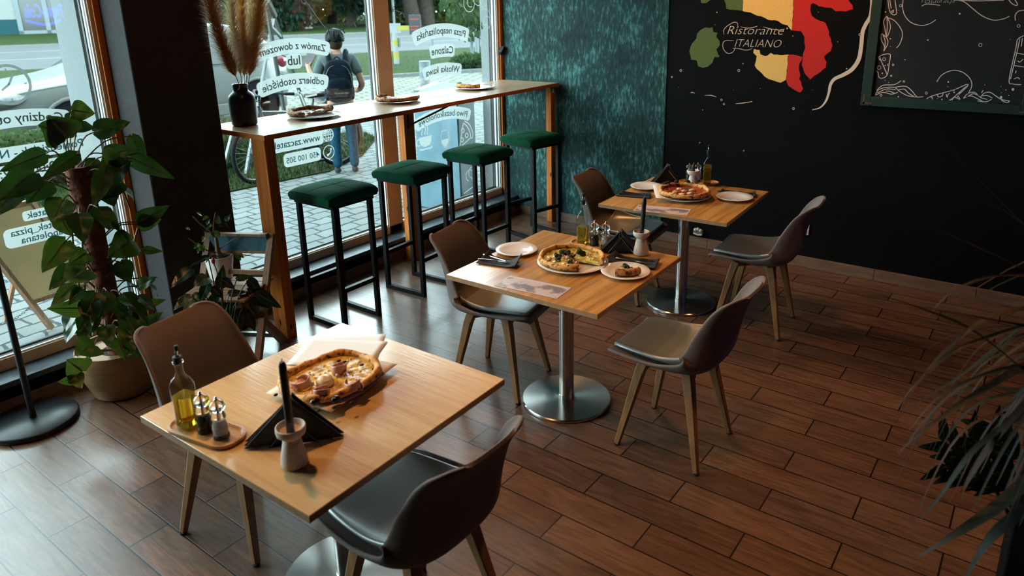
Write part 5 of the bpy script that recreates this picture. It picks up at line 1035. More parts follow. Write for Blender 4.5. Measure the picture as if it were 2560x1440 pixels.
MB().box(-.17, .17, .155, .17, .60, .685, T()).build('back_slat', m_ft, fc, smooth=False); MB().box(-.17, .17, .148, .178, .685, .70).box(-.17, .17, .15, .172, .585, .60).build('back_frame', m_fw, fc, smooth=False); MB().box(-.17, .17, .085, .10, .485, .51).build('lower_rail', m_fw, fc, smooth=False); MB().box(-.15, .15, .17, .19, .06, .085).build('stretcher', m_alu, fc, smooth=False)
# ---- ficus in white pot on the chair
FB = Vector((-3.185, -.455, .4505)); fi = thing('potted_ficus', 'small variegated ficus in a white painted pot on the folding chair', 'potted plant', FB)
MB().lathe([(0, 0), (.055, 0), (.06, .004), (.078, .135), (.076, .138), (.069, .136), (.066, .12), (0, .118)], 48, cap=False).build('pot', m_white, fi); MB().lathe([(0, .121), (.0665, .12)], 30, cap=False).build('soil', m_soil, fi)
q = MB().grid(lambda u, v: ((.0722 - .008 * (1 - v)) * math.cos(R(-128) + (u - .5) * .42 * (1 - .5 * v)), (.0722 - .008 * (1 - v)) * math.sin(R(-128) + (u - .5) * .42 * (1 - .5 * v)), .035 + v * .06), 8, 6); q.build('painted_figure', M('terracotta_print', (.30, .13, .08), .5), fi)
tw = [[(0, 0, .11), (-.005, 0, .2), (.0, .01, .29), (.02, .0, .38)], [(0, 0, .18), (.0, .0, .24), (-.06, .03, .33), (-.09, .04, .38)], [(0, 0, .16), (.05, -.05, .21), (.10, -.10, .235)], [(0, 0, .15), (-.06, .0, .18), (-.14, .03, .27)], [(0, 0, .14), (.06, -.06, .135), (.12, -.12, .12)], [(0, 0, .13), (-.06, -.03, .15), (-.10, -.04, .13)]]
MB().tube([(.01, 0, .11), (.0, .0, .16), (0, 0, .24)], [.020, .014, .008], 8).build('trunk', m_stem, fi)
for p in tw: MB().tube(smooth_path(p, 5), [.0035] * (5 * (len(p) - 1)) + [.0015], 6).build('branch', m_stem, fi)
for b_, e_ in (((563, 553), (577, 534)), ((560, 557), (570, 567)), ((546, 560), (545, 538)), ((545, 563), (560, 567)), ((530, 580), (536, 594)), ((522, 570), (508, 582)), ((517, 562), (524, 548)), ((505, 538), (492, 530)), ((520, 540), (506, 550)), ((475, 573), (463, 570)), ((498, 608), (484, 622)), ((500, 612), (493, 634)), ((504, 612), (510, 632)), ((512, 590), (505, 605)), ((583, 592), (598, 602)), ((592, 590), (607, 603)), ((590, 633), (603, 652)), ((597, 634), (611, 645)), ((540, 575), (543, 592)), ((550, 590), (535, 577)), ((528, 560), (516, 572))):
    y = -.45 + g.uniform(-.05, .03); leaf('leaf', ony(*b_, y), ony(*e_, y - .01), .66, V if g.random() < .75 else D, fi, .2, .1, heart=0, origin=FB)
# ---- dark leafy plant on the floor in front of the chair
LB = Vector((-3.44, -.86, 0)); pl_ = thing('potted_plant', 'dark glossy leaved plant with a red bud in a brass pot, below the folding chair', 'potted plant', LB)
MB().lathe([(0, 0), (.07, 0), (.08, .01), (.105, .14), (.107, .16), (.099, .158), (.095, .14), (0, .135)], 40, cap=False).build('pot', m_gold, pl_); MB().lathe([(0, .14), (.096, .139)], 30, cap=False).build('soil', m_soil, pl_)
m_lg = M('leaf_glossy_dark', (.012, .032, .016), .25, c2=(.008, .02, .012), vs=10); m_lp = M('leaf_painted_sheen', (.05, .085, .065), .3, c2=(.02, .045, .03), vs=9); LP = [((478, 672), (425, 716), .5, m_lg), ((476, 740), (432, 773), .5, m_lp), ((480, 750), (454, 792), .45, m_lp), ((520, 694), (484, 714), .9, m_lp), ((520, 708), (497, 762), .5, m_lg), ((520, 642), (474, 662), .35, m_lg), ((552, 718), (556, 664), .5, m_lg), ((592, 698), (637, 687), .45, m_leafd), ((572, 736), (617, 727), .5, m_lp), ((620, 728), (682, 770), .5, m_lg), ((642, 735), (710, 768), .42, m_lg), ((540, 740), (515, 775), .6, m_lg), ((600, 745), (650, 800), .5, m_lg), ((610, 770), (640, 830), .5, m_lg), ((570, 760), (560, 810), .6, m_lg), ((540, 765), (505, 800), .5, m_lg), ((590, 780), (600, 840), .5, m_lg), ((530, 720), (560, 745), .6, m_lg), ((500, 735), (470, 765), .6, m_lg), ((620, 700), (660, 735), .5, m_lg), ((556, 700), (590, 722), .6, m_lg)]  # paler leaf material paints window sheen onto the same dark leaves
for b_, e_, wr, mt in LP:
    y = -.80 + g.uniform(-.08, .06); B, E = ony(*b_, y), ony(*e_, y - .02); leaf('leaf', B, E, wr, mt, pl_, .2, .12, origin=LB); MB().tube([p - LB for p in smooth_path([LB + Vector((0, 0, .14)), (LB + B) / 2 + Vector((0, 0, .17)), B], 4)], .003, 5).build('stem', m_leafd, pl_)
q = MB(); blob(q, ony(533, 652, -.8) - LB, (.009, .009, .017), 2, .3); q.build('red_bud', M('bud_red', (.30, .012, .02), .5), pl_); MB().tube([p - LB for p in smooth_path([LB + Vector((0, 0, .14)), ony(552, 720, -.8), ony(533, 654, -.8)], 5)], .0025, 5).build('stem', m_leafd, pl_)
# ---- floor lamp / stand with black round base at the left
fl = thing('floor_stand', 'black metal floor stand with round weighted base at the left window', 'floor stand', (-4.178, -.345, 0)); m_fl = M('satin_black_metal', (.010, .013, .015), .38)
MB().lathe([(0, 0), (.188, 0), (.192, .006), (.192, .024), (.186, .031), (.02, .034), (0, .034)], 72, cap=False).build('base', m_fl, fl, angle=50); MB().lathe([(.016, .03), (.016, .06), (.0145, .065), (.0145, 2.0)], 20).build('pole', m_fl, fl)
# ---- blurred palm and dark plant at the right, in a tall planter
XB = Vector((-3.12, -4.36, 0)); dr = thing('potted_dracaena', 'out of focus spiky dracaena in a tall black planter at the right edge', 'potted plant', XB); m_dl = M('dracaena_leaf', (.018, .020, .009), .55, c2=(.008, .008, .005), vs=4, spec=.2); m_dr = M('dracaena_leaf_russet', (.060, .026, .009), .55, c2=(.018, .010, .005), vs=4, spec=.2)
MB().box(-.20, .20, -.20, .20, 0, .72).build('planter', m_black, dr, bevel=.006); MB().box(-.185, .185, -.185, .185, .70, .722).build('soil', m_soil, dr); MB().tube([(0, 0, .7), (.02, .01, .95), (.0, .02, 1.12)], [.03, .026, .022], 10).build('trunk', m_bark, dr)
def blade(pts, w_, mt, nm='leaf'):
    P = smooth_path([tuple(p) for p in pts], 7); q = MB(); n = len(P)
    side = (Vector(P[-1]) - Vector(P[0])).cross(Vector((0, 0, 1))); side = side.normalized() if side.length > 1e-4 else Vector((1, 0, 0)); L_ = []; 
    for i, p in enumerate(P): u = i / (n - 1); w2 = w_ * (.45 + .55 * math.sin(PI * min(1, u + .25))) * (1 - u ** 4) + .0006; L_ += [p - side * w2, p + Vector((0, 0, -.25 * w2)), p + side * w2]
    q.add(L_, [(3 * i + j, 3 * i + j + 1, 3 * i + j + 4, 3 * i + j + 3) for i in range(n - 1) for j in range(2)]); q.build(nm, mt, dr, angle=180)
def at_depth(px, py, d): return CAM + ray(px, py) * d - XB
for pts, w_, k in ((((2600, 600), (2470, 470), (2365, 355)), .007, 1), (((2600, 590), (2490, 515), (2398, 496)), .006, 0), (((2620, 700), (2450, 620), (2290, 552)), .005, 1), (((2600, 960), (2440, 830), (2300, 770), (2183, 733)), .013, 0), (((2600, 690), (2480, 690), (2380, 730), (2320, 790)), .006, 1), (((2600, 760), (2460, 800), (2340, 900), (2260, 1010)), .007, 1), (((2620, 880), (2480, 960), (2330, 1060), (2243, 1133)), .010, 1), (((2620, 900), (2480, 930), (2350, 990), (2270, 1080)), .006, 1), (((2620, 1150), (2500, 1260), (2380, 1340), (2288, 1396)), .016, 0), (((2620, 1000), (2450, 1110), (2350, 1240), (2300, 1300)), .007, 0), (((2600, 1250), (2480, 1340), (2400, 1470)), .014, 0), (((2600, 820), (2430, 790), (2300, 765)), .007, 1), (((2600, 800), (2400, 870), (2290, 960), (2245, 1020)), .005, 1), (((2620, 950), (2500, 1080), (2420, 1200), (2400, 1260)), .008, 1)):
    d0 = 1.62; blade([at_depth(px, py, d0 + .02 * math.sin(px)) for px, py in pts], w_, m_dr if k else m_dl)
g = random.Random(12)
for i in range(84):
    a = g.uniform(PI * .45, PI * 1.35) if i < 46 else g.uniform(0, 6.28); L_ = g.uniform(.30, .56); up = g.uniform(-.1, .30); s0 = Vector((0, .02, .98 + g.random() * .14)); o_ = Vector((math.cos(a), math.sin(a), 0))
    blade([s0, s0 + o_ * L_ * .4 + Vector((0, 0, up * .6)), s0 + o_ * L_ * .8 + Vector((0, 0, up * .3 - .08)), s0 + o_ * L_ + Vector((0, 0, up - .35))], g.uniform(.005, .009), m_dr if i % 2 else m_dl)
zb = Vector((-3.05, -4.06, 0)); 
zz = thing('potted_zz_plant', 'dark fleshy leaved plant in a low pot beside the tall planter', 'potted plant', (-3.12, -3.98, 0)); MB().lathe([(0, 0), (.07, 0), (.095, .15), (.088, .15), (0, .13)], 32, T(.42, -.28, 0), cap=False).build('pot', m_black, zz)
ZO = Vector((-3.12, -3.98, 0))
for b_, e_, n in (((2500, 1230), (2345, 1090), 11), ((2510, 1200), (2420, 1085), 9), ((2520, 1210), (2350, 1160), 10), ((2530, 1150), (2470, 1060), 8)):
    B, E = CAM + ray(*b_) * 1.95, CAM + ray(*e_) * 1.98; MB().tube([Vector((.42, -.28, .13)), B.lerp(E, .1) - ZO, E - ZO], [.007, .006, .003], 7).build('stalk', m_lg, zz)
    for k in range(n):
        p = B.lerp(E, k / n); sd = (1 if k % 2 else -1); d = (E - B).normalized(); o_ = d.cross(FW).normalized() * sd; leaf('leaf', p, p + d * .055 + o_ * .06, .42, m_lg, zz, .15, .05, nrm=-FW, heart=0, origin=ZO)
# ================================================================== window stickers (seen from inside, so mirrored)
YS = .0345
def sticker(body, pc, w_, h_, label, lm, arch=True, size=.07, sub=None, align=0, name='window_sticker'):
    """frosted label with mirrored lettering; pc = pixel of its centre"""
    c = ony(*pc, YS); t = thing(name, label, 'sticker', c, 0, 'frosted stickers on the windows'); X = T(rx=R(90)); Rr = 1.0
    wp = (lambda x, y: ((Rr + y) * math.sin(x / Rr), (Rr + y) * math.cos(x / Rr) - Rr)) if arch else (lambda x, y: (x, y))
    n = 20; r = min(.028, h_ * .3); pts = rrect(w_ / 2, h_ / 2, r, 5); top = []
    full = []
    for i in range(len(pts)):
        a, b = pts[i], pts[(i + 1) % len(pts)]; k = max(1, int(abs(b[0] - a[0]) / .03))
        for j in range(k): full.append((a[0] + (b[0] - a[0]) * j / k, a[1] + (b[1] - a[1]) * j / k))
    # strips between top and bottom outlines keep the warped panel flat and clean
    xs = sorted(set(round(p[0], 5) for p in full)); yt = lambda x: (h_ / 2 if abs(x) <= w_ / 2 - r else h_ / 2 - r + math.sqrt(max(0, r * r - (abs(x) - w_ / 2 + r) ** 2)))
    q = MB(); vs = []; 
    for x in xs: vs += [(*wp(x, yt(x)), 0), (*wp(x, -yt(x)), 0)]
    q.add(vs, [(2 * i, 2 * i + 1, 2 * i + 3, 2 * i + 2) for i in range(len(xs) - 1)], X); q.build('film', m_sticker, t, smooth=False)
    lines = body.split('\n') if body else []
    for k, ln in enumerate(lines):
        tm = text_mb(ln, size, offset=size * .012, mirror=True, warp=None); wd = max(v.x for v in tm.v) - min(v.x for v in tm.v); sc_ = min(1.12, (w_ * .88) / wd) if len(lines) == 1 else min(1.1, (w_ * (.9 - .1 * k)) / wd); y0 = -size * .30 + (len(lines) - 1) * size * .5 - k * size
        q = MB(); q.add([(*wp(v.x * sc_ + (align if k else 0), v.y * sc_ + y0), .0012) for v in tm.v], tm.f, X); q.build('lettering', lm, t, smooth=False)
    return t
sticker('Zamów z dowozem', (733, 114), .60, .098, 'arched sticker with home delivery lettering, above the small square sticker', m_letter, size=.075)
sticker('lub', (735, 153), .125, .098, 'small square sticker reading a short word, between two arched stickers', m_letter, False, .078)
sticker('odbierz osobiście', (735, 202), .57, .098, 'arched sticker with collection lettering, just above the counter left', m_letter, size=.075)
sticker('Pizza neapolitańska', (1104, 76), .68, .112, 'topmost arched sticker on the right window, longest lettering', m_letter, size=.085)
sticker('Calzone', (1106, 126), .30, .104, 'small sticker second from the top on the right window', m_letter, size=.08)
sticker('Włoska kawa', (1107, 173), .47, .104, 'arched sticker third from the top on the right window', m_letter, size=.08)
sticker('', (1108, 222), .62, .10, 'pale arched sticker half hidden by the counter on the right window', m_letter, size=.08)
sticker('Piwo bezalkoholowe', (1109, 284), .70, .105, 'arched sticker below the counter on the right window', m_letterT, size=.082)
sticker('www.zaczatek', (742, 355), .45, .098, 'sticker with web address below the counter, left of the globe', m_letterT, False, .072)
sticker('450 100 505', (757, 393), .31, .094, 'lowest sticker with a telephone number below the counter', m_letterT, False, .068)
sticker('Godziny otwarcia', (30, 297), .52, .085, 'opening hours sticker on the left window, topmost of its column', m_letter, size=.062)
sticker('Poniedziałek - Niedziela', (60, 380), .66, .072, 'weekday sticker on the left window, below the opening hours', m_letterT, False, .052)
sticker('10:00 - 22:00', (62, 428), .45, .085, 'clock times sticker on the left window, behind the vine leaves', m_letter, False, .06)
sticker('zaczatek', (115, 530), .215, .052, 'short sticker beside the vine on the left window', m_letterT, False, .045)
sticker('zaczatek_pizza\nnapoletana', (110, 578), .36, .10, 'two line sticker lowest on the left window', m_letterT, False, .046)
def decal(name, pc, label, fn, mt=m_sticker):
    c = ony(*pc, YS); t = thing(name, label, 'sticker', c, 0, 'frosted icons on the windows'); fn(t, T(rx=R(90)), mt); return t
def ring(q, r, wd, X, a0=0, a1=360, c=(0, 0), n=40, sx=1): ribbon(q, [(c[0] + p[0] * sx, c[1] + p[1]) for p in arc_pts((0, 0), r, a0, a1, n)], wd, 0, .001, X)
def f_globe(t, X, mt):
    q = MB(); ring(q, .045, .008, X); ring(q, .045, .006, X, sx=.5); ribbon(q, [(0, -.045), (0, .045)], .006, 0, .001, X)
    for y in (-.022, 0, .022): w_ = math.sqrt(.045 ** 2 - y * y); ribbon(q, [(-w_, y), (w_, y)], .006, 0, .001, X)
    q.build('icon', mt, t, smooth=False)
def f_phone(t, X, mt):
    q = MB(); ring(q, .047, .006, X); ribbon(q, smooth_path([(.020, .024, 0), (.012, -.004, 0), (-.020, -.022, 0)], 6) and [(p.x, p.y) for p in smooth_path([(.020, .024, 0), (.014, -.006, 0), (-.018, -.023, 0)], 6)], [.018, .017, .013, .010, .009, .009, .009, .009, .010, .013, .016, .018, .018], 0, .001, X); q.build('icon', mt, t, smooth=False)
def f_clock(t, X, mt):
    q = MB(); ring(q, .092, .014, X, n=60)
    for a in range(0, 360, 90): ribbon(q, [(.066 * math.cos(R(a)), .066 * math.sin(R(a))), (.078 * math.cos(R(a)), .078 * math.sin(R(a)))], .006, 0, .001, X)
    ribbon(q, [(0, 0), (.030, .055)], .010, 0, .001, X); ribbon(q, [(.004, .004), (-.035, -.024)], .010, 0, .001, X); q.build('icon', mt, t, smooth=False)
def f_cup(t, X, mt):
    q = MB(); n = 14; pts = [(-.07 * math.sqrt(max(0, 1 - (k / n) ** 3)) - .002, .035 - .085 * k / n) for k in range(n + 1)]
    q.add([(p[0], p[1], 0) for p in pts] + [(-p[0], p[1], 0) for p in pts], [(i, i + 1, n + 2 + i, n + 1 + i) for i in range(n)], X); ring(q, .026, .010, X, 70, 300, (-.078, -.005)); ribbon(q, [(-.075, -.062), (-.05, -.068), (.05, -.068), (.075, -.06)], .012, 0, .001, X)
    for x in (-.035, 0, .03): ribbon(q, [(p.x, p.y) for p in smooth_path([(x, .05, 0), (x - .009, .068, 0), (x + .006, .088, 0), (x - .003, .108 + (.03 if x == 0 else 0), 0)], 5)], .008, 0, .001, X)
    q.build('icon', mt, t, smooth=False)
def f_wine(t, X, mt):
    q = MB(); o = [(p.x, p.y) for p in smooth_path([(-.036, .075, 0), (-.05, .02, 0), (-.045, -.03, 0), (0, -.07, 0), (.045, -.03, 0), (.05, .02, 0), (.036, .075, 0)], 6)]; ribbon(q, o + [o[0]], .005, 0, .001, X); ribbon(q, [(0, -.07), (0, -.13)], .006, 0, .001, X); ribbon(q, [(-.035, -.13), (.035, -.13)], .007, 0, .001, X)
    b = [(p.x * .86, p.y * .9) for p in smooth_path([(-.049, .0, 0), (-.045, -.03, 0), (0, -.07, 0), (.045, -.03, 0), (.049, .0, 0)], 6)]; q.add([(x, y, 0) for x, y in b], [tuple(range(len(b)))], X); q.build('icon', mt, t, smooth=False)
def f_slice(t, X, mt):
    q = MB(); ribbon(q, [(-.085, -.11), (-.02, .10)], .010, 0, .001, X); ribbon(q, [(p.x, p.y) for p in smooth_path([(-.02, .10, 0), (.03, .06, 0), (.065, -.0, 0), (.07, -.05, 0)], 6)], .010, 0, .001, X); ribbon(q, [(p.x, p.y) for p in smooth_path([(-.005, .115, 0), (.06, .075, 0), (.10, .0, 0), (.095, -.045, 0), (.075, -.05, 0)], 6)], .010, 0, .001, X); ribbon(q, [(-.085, -.11), (.068, -.045)], .010, 0, .001, X)
    for c in ((-.03, .035), (.018, -.015), (-.045, -.045)): ring(q, .018, .009, X, c=c, n=24)
    q.build('icon', mt, t, smooth=False)
def f_scoot(t, X, mt):
    q = MB()
    for s in ([(-.12, -.10), (-.125, -.03), (-.09, .03), (-.05, .04)], [(-.02, .09), (.0, .045), (.03, -.05)], [(-.03, .07), (.10, .07)], [(.03, .04), (.13, .045)], [(-.05, .04), (-.045, -.04)]): ribbon(q, [(p.x, p.y) for p in smooth_path([(*p, 0) for p in s], 5)], .013, 0, .001, X)
    q.build('icon', mt, t, smooth=False)
def f_swirl(t, X, mt):
    q = MB()
    for cx, cy, r, a0, a1 in ((-.10, .04, .07, 150, 420), (-.085, .05, .04, 0, 300), (.02, .08, .06, 180, 400), (.09, .05, .045, 90, 380), (.10, -.10, .09, -60, 120), (.13, -.12, .05, 0, 270), (.12, -.17, .03, 0, 270)): ribbon(q, arc_pts((cx, cy), r, a0, a1, 20), .006, 0, .001, X)
    ribbon(q, [(.165, .1), (.175, -.33)], .003, 0, .001, X); q.build('icon', mt, t, smooth=False)
def f_swirl2(t, X, mt):
    q = MB()
    for cx, cy, r, a0, a1 in ((-.03, .05, .05, -90, 150), (-.02, .05, .028, -90, 200), (-.02, -.03, .055, -100, 90), (-.03, -.09, .05, -90, 150), (-.03, -.09, .025, -120, 200), (-.24, -.02, .05, -60, 250), (-.2, .0, .05, 0, 300)): ribbon(q, arc_pts((cx, cy), r, a0, a1, 20), .006, 0, .001, X)
    ribbon(q, [(.075, .16), (.07, -.10)], .003, 0, .001, X); ribbon(q, [(-.33, -.17), (-.2, -.135), (-.1, -.12)], .007, 0, .001, X); q.build('icon', mt, t, smooth=False)
decal('globe_icon', (820, 337), 'white globe icon on the glass below the counter', f_globe); decal('phone_icon', (822, 380), 'white telephone icon in a ring below the globe', f_phone); decal('clock_icon', (22, 212), 'grey clock icon on the left window, over the car headlight', f_clock, m_letter_ := film('grey_film', (.10, .115, .105), .95)); decal('coffee_cup_icon', (1064, 352), 'white steaming coffee cup icon on the right window', f_cup); decal('wine_glass_icon', (1113, 348), 'white wine glass icon on the right window', f_wine); decal('pizza_slice_icon', (1163, 335), 'white pizza slice outline on the right window', f_slice); decal('scooter_icon', (755, 258), 'white outline icon on the glass just above the counter pizza', f_scoot); decal('swirl_decal', (1192, 20), 'white scroll ornament at the top of the right window', f_swirl); decal('swirl_decal', (1216, 420), 'scroll ornament at the bottom right of the right window', f_swirl2)
# ---- fairy lights hanging outside the glass
def fairy(pts, y, label):
    t = thing('fairy_lights', label, 'fairy lights', (0, 0, 0), 0, 'dark fairy light strings outside the windows'); P = smooth_path([ony(*p, y) for p in pts], 5); MB().tube(P, .0028, 5).build('wire', m_rubber, t)
    q = None
    for k in range(3, len(P), 6): MB().tube([P[k], P[k] + Vector((.012 * math.sin(k), 0, -.03))], [.003, .005], 6).build('bulb', m_iron, t)
fairy(((745, -6), (763, 3), (778, 22), (789, 38), (801, 55), (815, 71), (830, 72), (846, 77), (862, 71), (885, 58), (909, 38), (925, 8)), .30, 'string of fairy lights looping above the cyclist'); fairy(((1234, -8), (1231, 10), (1220, 32), (1208, 50), (1203, 62), (1209, 74)), .16, 'string of fairy lights dangling at the right window edge'); fairy(((1128, -6), (1142, 14), (1156, 38), (1165, 56)), .25, 'string of fairy lights in front of the young tree'); fairy(((982, -6), (988, 12), (982, 22), (1008, 34)), .25, 'short fairy light string beside the mullion top'); fairy(((540, -4), (552, 12), (566, 20)), .3, 'fairy light wire beside the pampas')
# ---- small clip-on device on the window jamb
cl = thing('clip_lamp', 'small black clip-on lamp on the window jamb by the teal wall', 'clip lamp', (-.03, -.014, 1.50)); MB().box(-.022, .022, -.05, -.006, -.03, .035, T(0, 0, 0, R(15), R(28), 0)).build('head', m_iron, cl, bevel=.005); MB().box(-.02, .03, -.02, 0, -.045, -.015).build('clip', m_iron, cl, bevel=.003)
# ================================================================== black wall: mural, chalkboard, sockets
XW = -.001
def wl(px, py, x=XW): p = onx(px, py, x); return p
def cw(c): return wl(1660 + c[0] / 2.844, c[1] / 2.844)         # measured on an enlargement of the wall
def patch(name, par, pts, mt, jag=.004, seed=0, dx=-.0006):
    """painted area on the wall with a ragged coast outline"""
    P = [cw(p) for p in pts]; g_ = random.Random(seed); out = []
    for i in range(len(P)):
        a, b = P[i], P[(i + 1) % len(P)]; k = max(1, int((b - a).length / .02)) if jag else 1
        for j in range(k): p = a.lerp(b, j / k); out.append((p.y + (g_.gauss(0, jag) if j else 0), p.z + (g_.gauss(0, jag) if j else 0)))
    me = bpy.data.meshes.new(name); bm = bmesh.new(); v = [bm.verts.new((XW + dx, y, z)) for y, z in out]
    for tr in tessellate_polygon([[Vector((y, z, 0)) for y, z in out]]): bm.faces.new([v[i] for i in tr])
    r_ = bmesh.ops.extrude_face_region(bm, geom=bm.faces[:]); bmesh.ops.translate(bm, verts=[e for e in r_['geom'] if isinstance(e, bmesh.types.BMVert)], vec=(-.0008, 0, 0)); bmesh.ops.recalc_face_normals(bm, faces=bm.faces[:]); bm.to_mesh(me); bm.free(); me.materials.append(mt)
    o = bpy.data.objects.new(name, me); COL.objects.link(o); o.parent = par; return o
def stroke(q, pts, wd, x=XW, k=6, closed=False, X=None):
    P = [cw(p) for p in pts]; P = smooth_path(P, k, closed) if k > 1 else P; n = len(P); ws = wd if isinstance(wd, list) else [wd] * n
    if len(ws) != n: ws = [ws[min(int(i / max(n - 1, 1) * (len(ws) - 1)), len(ws) - 2)] * (1 - (i / max(n - 1, 1) * (len(ws) - 1)) % 1) + ws[min(int(i / max(n - 1, 1) * (len(ws) - 1)) + 1, len(ws) - 1)] * ((i / max(n - 1, 1) * (len(ws) - 1)) % 1) for i in range(n)]
    ribbon(q, [(-p.y, p.z) for p in P], ws, 0, .0016, Matrix(((0, 0, -1, x), (-1, 0, 0, 0), (0, 1, 0, 0), (0, 0, 0, 1))), 0, closed)
def dot(q, c, r, hollow=False, x=XW):
    n = 12
    if hollow: stroke(q, [(c[0] + r * math.cos(a * PI / 6), c[1] + r * math.sin(a * PI / 6)) for a in range(12)], .0032, x, 1, True)
    else:
        P = [cw((c[0] + r * math.cos(a * PI / 4), c[1] + r * math.sin(a * PI / 4))) for a in range(8)]; q.add([(x - .0016, p.y, p.z) for p in P], [tuple(range(8))])
mu = thing('wall_mural', 'painted green, yellow and red map mural on the black wall', 'mural', (0, 0, 0))
patch('green_patch', mu, [(275, 205), (345, 193), (352, 228), (380, 232), (372, 262), (395, 290), (398, 318), (372, 350), (385, 385), (397, 400), (360, 405), (345, 445), (310, 475), (275, 482), (242, 470), (235, 432), (195, 425), (180, 370), (190, 330), (230, 275), (235, 240)], m_green, .004, 1)
patch('green_patch', mu, [(424, -20), (432, 10), (440, 25), (444, 62), (500, 70), (556, 76), (568, -300), (470, -260), (440, -120)], m_green, .003, 2); patch('green_patch', mu, [(258, -8), (266, 22), (300, 22), (328, 2), (340, -60), (280, -70)], m_green, .003, 3)
patch('yellow_patch', mu, [(568, -300), (558, 76), (620, 90), (690, 115), (740, 140), (810, 148), (845, 172), (880, 180), (908, 216), (940, -300)], m_yellow, .003, 4); patch('yellow_patch', mu, [(640, 348), (680, 355), (685, 385), (720, 400), (760, 375), (800, 388), (840, 392), (885, 388), (866, 568), (830, 588), (780, 572), (740, 560), (700, 525), (660, 490), (645, 465), (655, 430), (660, 400), (635, 375)], m_yellow, .003, 5)
patch('red_patch', mu, [(940, -300), (911, 216), (975, 222), (1000, 265), (1005, 340), (990, 380), (980, 460), (1000, 520), (1040, 565), (1085, 530), (1150, 480), (1155, 440), (1140, 400), (1185, 365), (1198, 320), (1185, 270), (1165, 200), (1150, 165), (1100, 145), (1050, 110), (1040, 70), (1045, 30), (1060, 22), (1100, 45), (1195, 58), (1220, 80), (1290, 82), (1345, 65), (1305, -10), (1200, -150), (1080, -280)], m_red, .003, 6)
patch('red_patch', mu, [(885, 388), (940, 392), (985, 405), (960, 470), (970, 540), (960, 560), (990, 630), (972, 657), (930, 640), (885, 610), (868, 568)], m_red, .003, 7)
q = MB(); stroke(q, [(1480, -200), (1482, 0), (1470, 110), (1437, 170), (1412, 230), (1402, 330), (1385, 420), (1340, 490), (1280, 530), (1215, 560), (1185, 600), (1172, 660), (1150, 720), (1110, 765), (1055, 780)], [.026, .026, .024, .024, .024, .024, .026, .027, .025, .022, .020, .016, .014, .009, .003]); q.build('pale_coastline', m_pale, mu, smooth=False)
q = MB()
for a, b, c_ in (((188, 660), (203, 657), (219, 663)), ((291, 678), (335, 678), (371, 689)), ((510, 737), (565, 732), (628, 722))): stroke(q, [a, b, c_], [.002, .006, .002])
for x, y, r in ((120, 501, 7), (56, 547, 5), (532, 501, 8), (409, 710, 6), (427, 740, 5), (921, 772, 7), (1393, 246, 7), (876, 202, 4)): dot(q, (x, y), r, True)
for x, y, r in ((377, 88, 4), (562, 452, 4), (276, 781, 3), (1300, 488, 5), (1236, 296, 3), (1097, 86, 3), (362, 176, 2), (1058, 640, 2), (495, 640, 2), (683, 628, 2), (917, 256, 4), (852, 333, 2), (104, 620, 2)): dot(q, (x, y), r)
q.build('pale_specks', m_pale, mu, smooth=False)
def wall_text(body, c, h, wpx, mt, par, name, shear=.28, off=0, x=XW):
    tm = text_mb(body, h, shear=shear, offset=off); x0, x1 = min(v.x for v in tm.v), max(v.x for v in tm.v); p0, p1 = cw((c[0] - wpx / 2, c[1])), cw((c[0] + wpx / 2, c[1])); s = abs(p1.y - p0.y) / (x1 - x0); m_ = (p0 + p1) / 2; cxm = (x0 + x1) / 2
    q = MB(); q.add([(x - .0016, m_.y - (v.x - cxm) * s, m_.z + v.y) for v in tm.v], tm.f); q.build(name, mt, par, smooth=False)
wall_text('Ristorante', (650, 245), .086, 400, m_pale, mu, 'lettering', .3, -.0015); wall_text('ITALIANO', (668, 335), .078, 330, m_pale, mu, 'lettering', .3, -.0015)
q = MB()
for s in ([(545, 190), (600, 200), (650, 190), (665, 185)], [(705, 190), (760, 205), (830, 215), (858, 205)], [(428, 245), (425, 215), (450, 185), (500, 158), (525, 170), (520, 200)], [(495, 290), (435, 290), (418, 320), (430, 360), (460, 380), (495, 365), (510, 320)], [(490, 345), (530, 345), (570, 355), (600, 355), (628, 345)]): stroke(q, s, [.002, .004, .004, .002])
q.build('flourish', m_pale, mu, smooth=False)
# ---- chalkboard
cb = thing('chalkboard', 'large green framed chalkboard with chalk drawings on the black wall', 'chalkboard', (0, 0, 0)); m_gf = M('green_frame', (.002, .022, .013), .6, var=.3, vs=12); m_bd = M('blackboard', (.004, .004, .004), .7, var=.3, vs=4); m_lock = M('worn_brass_corner', (.06, .045, .02), .5)
ya, yb, za, zc = -3.040, -3.985, 1.204, 2.45; fw = .062
MB().box(-.012, -.001, yb, ya, za, zc).build('board', m_bd, cb, smooth=False)
for nm, y0, y1, z0, z1 in (('left', ya - fw, ya, za, zc), ('right', yb, yb + fw, za, zc), ('bottom', yb + fw, ya - fw, za, za + fw), ('top', yb + fw, ya - fw, zc - fw, zc)): MB().box(-.034, -.001, y0, y1, z0, z1).build('frame_rail', m_gf, cb, bevel=.003)
for y, z in ((ya - .02, za + .012), (yb + .02, za + .012)): MB().box(-.0355, -.034, y - .05 if y > -3.5 else y - .01, y + .01 if y > -3.5 else y + .05, z, z + .012).box(-.0355, -.034, y - .006, y + .006, z, z + .06).build('corner_plate', m_lock, cb, smooth=False)
XC = -.0122
def chalk(name, strokes, dots=(), wd=.0045):
    q = MB()
    for s in strokes: stroke(q, s, wd, XC, 5)
    for d_ in dots: dot(q, d_[:2], d_[2], len(d_) > 3, XC)
    q.build(name, m_chalk, cb, smooth=False)
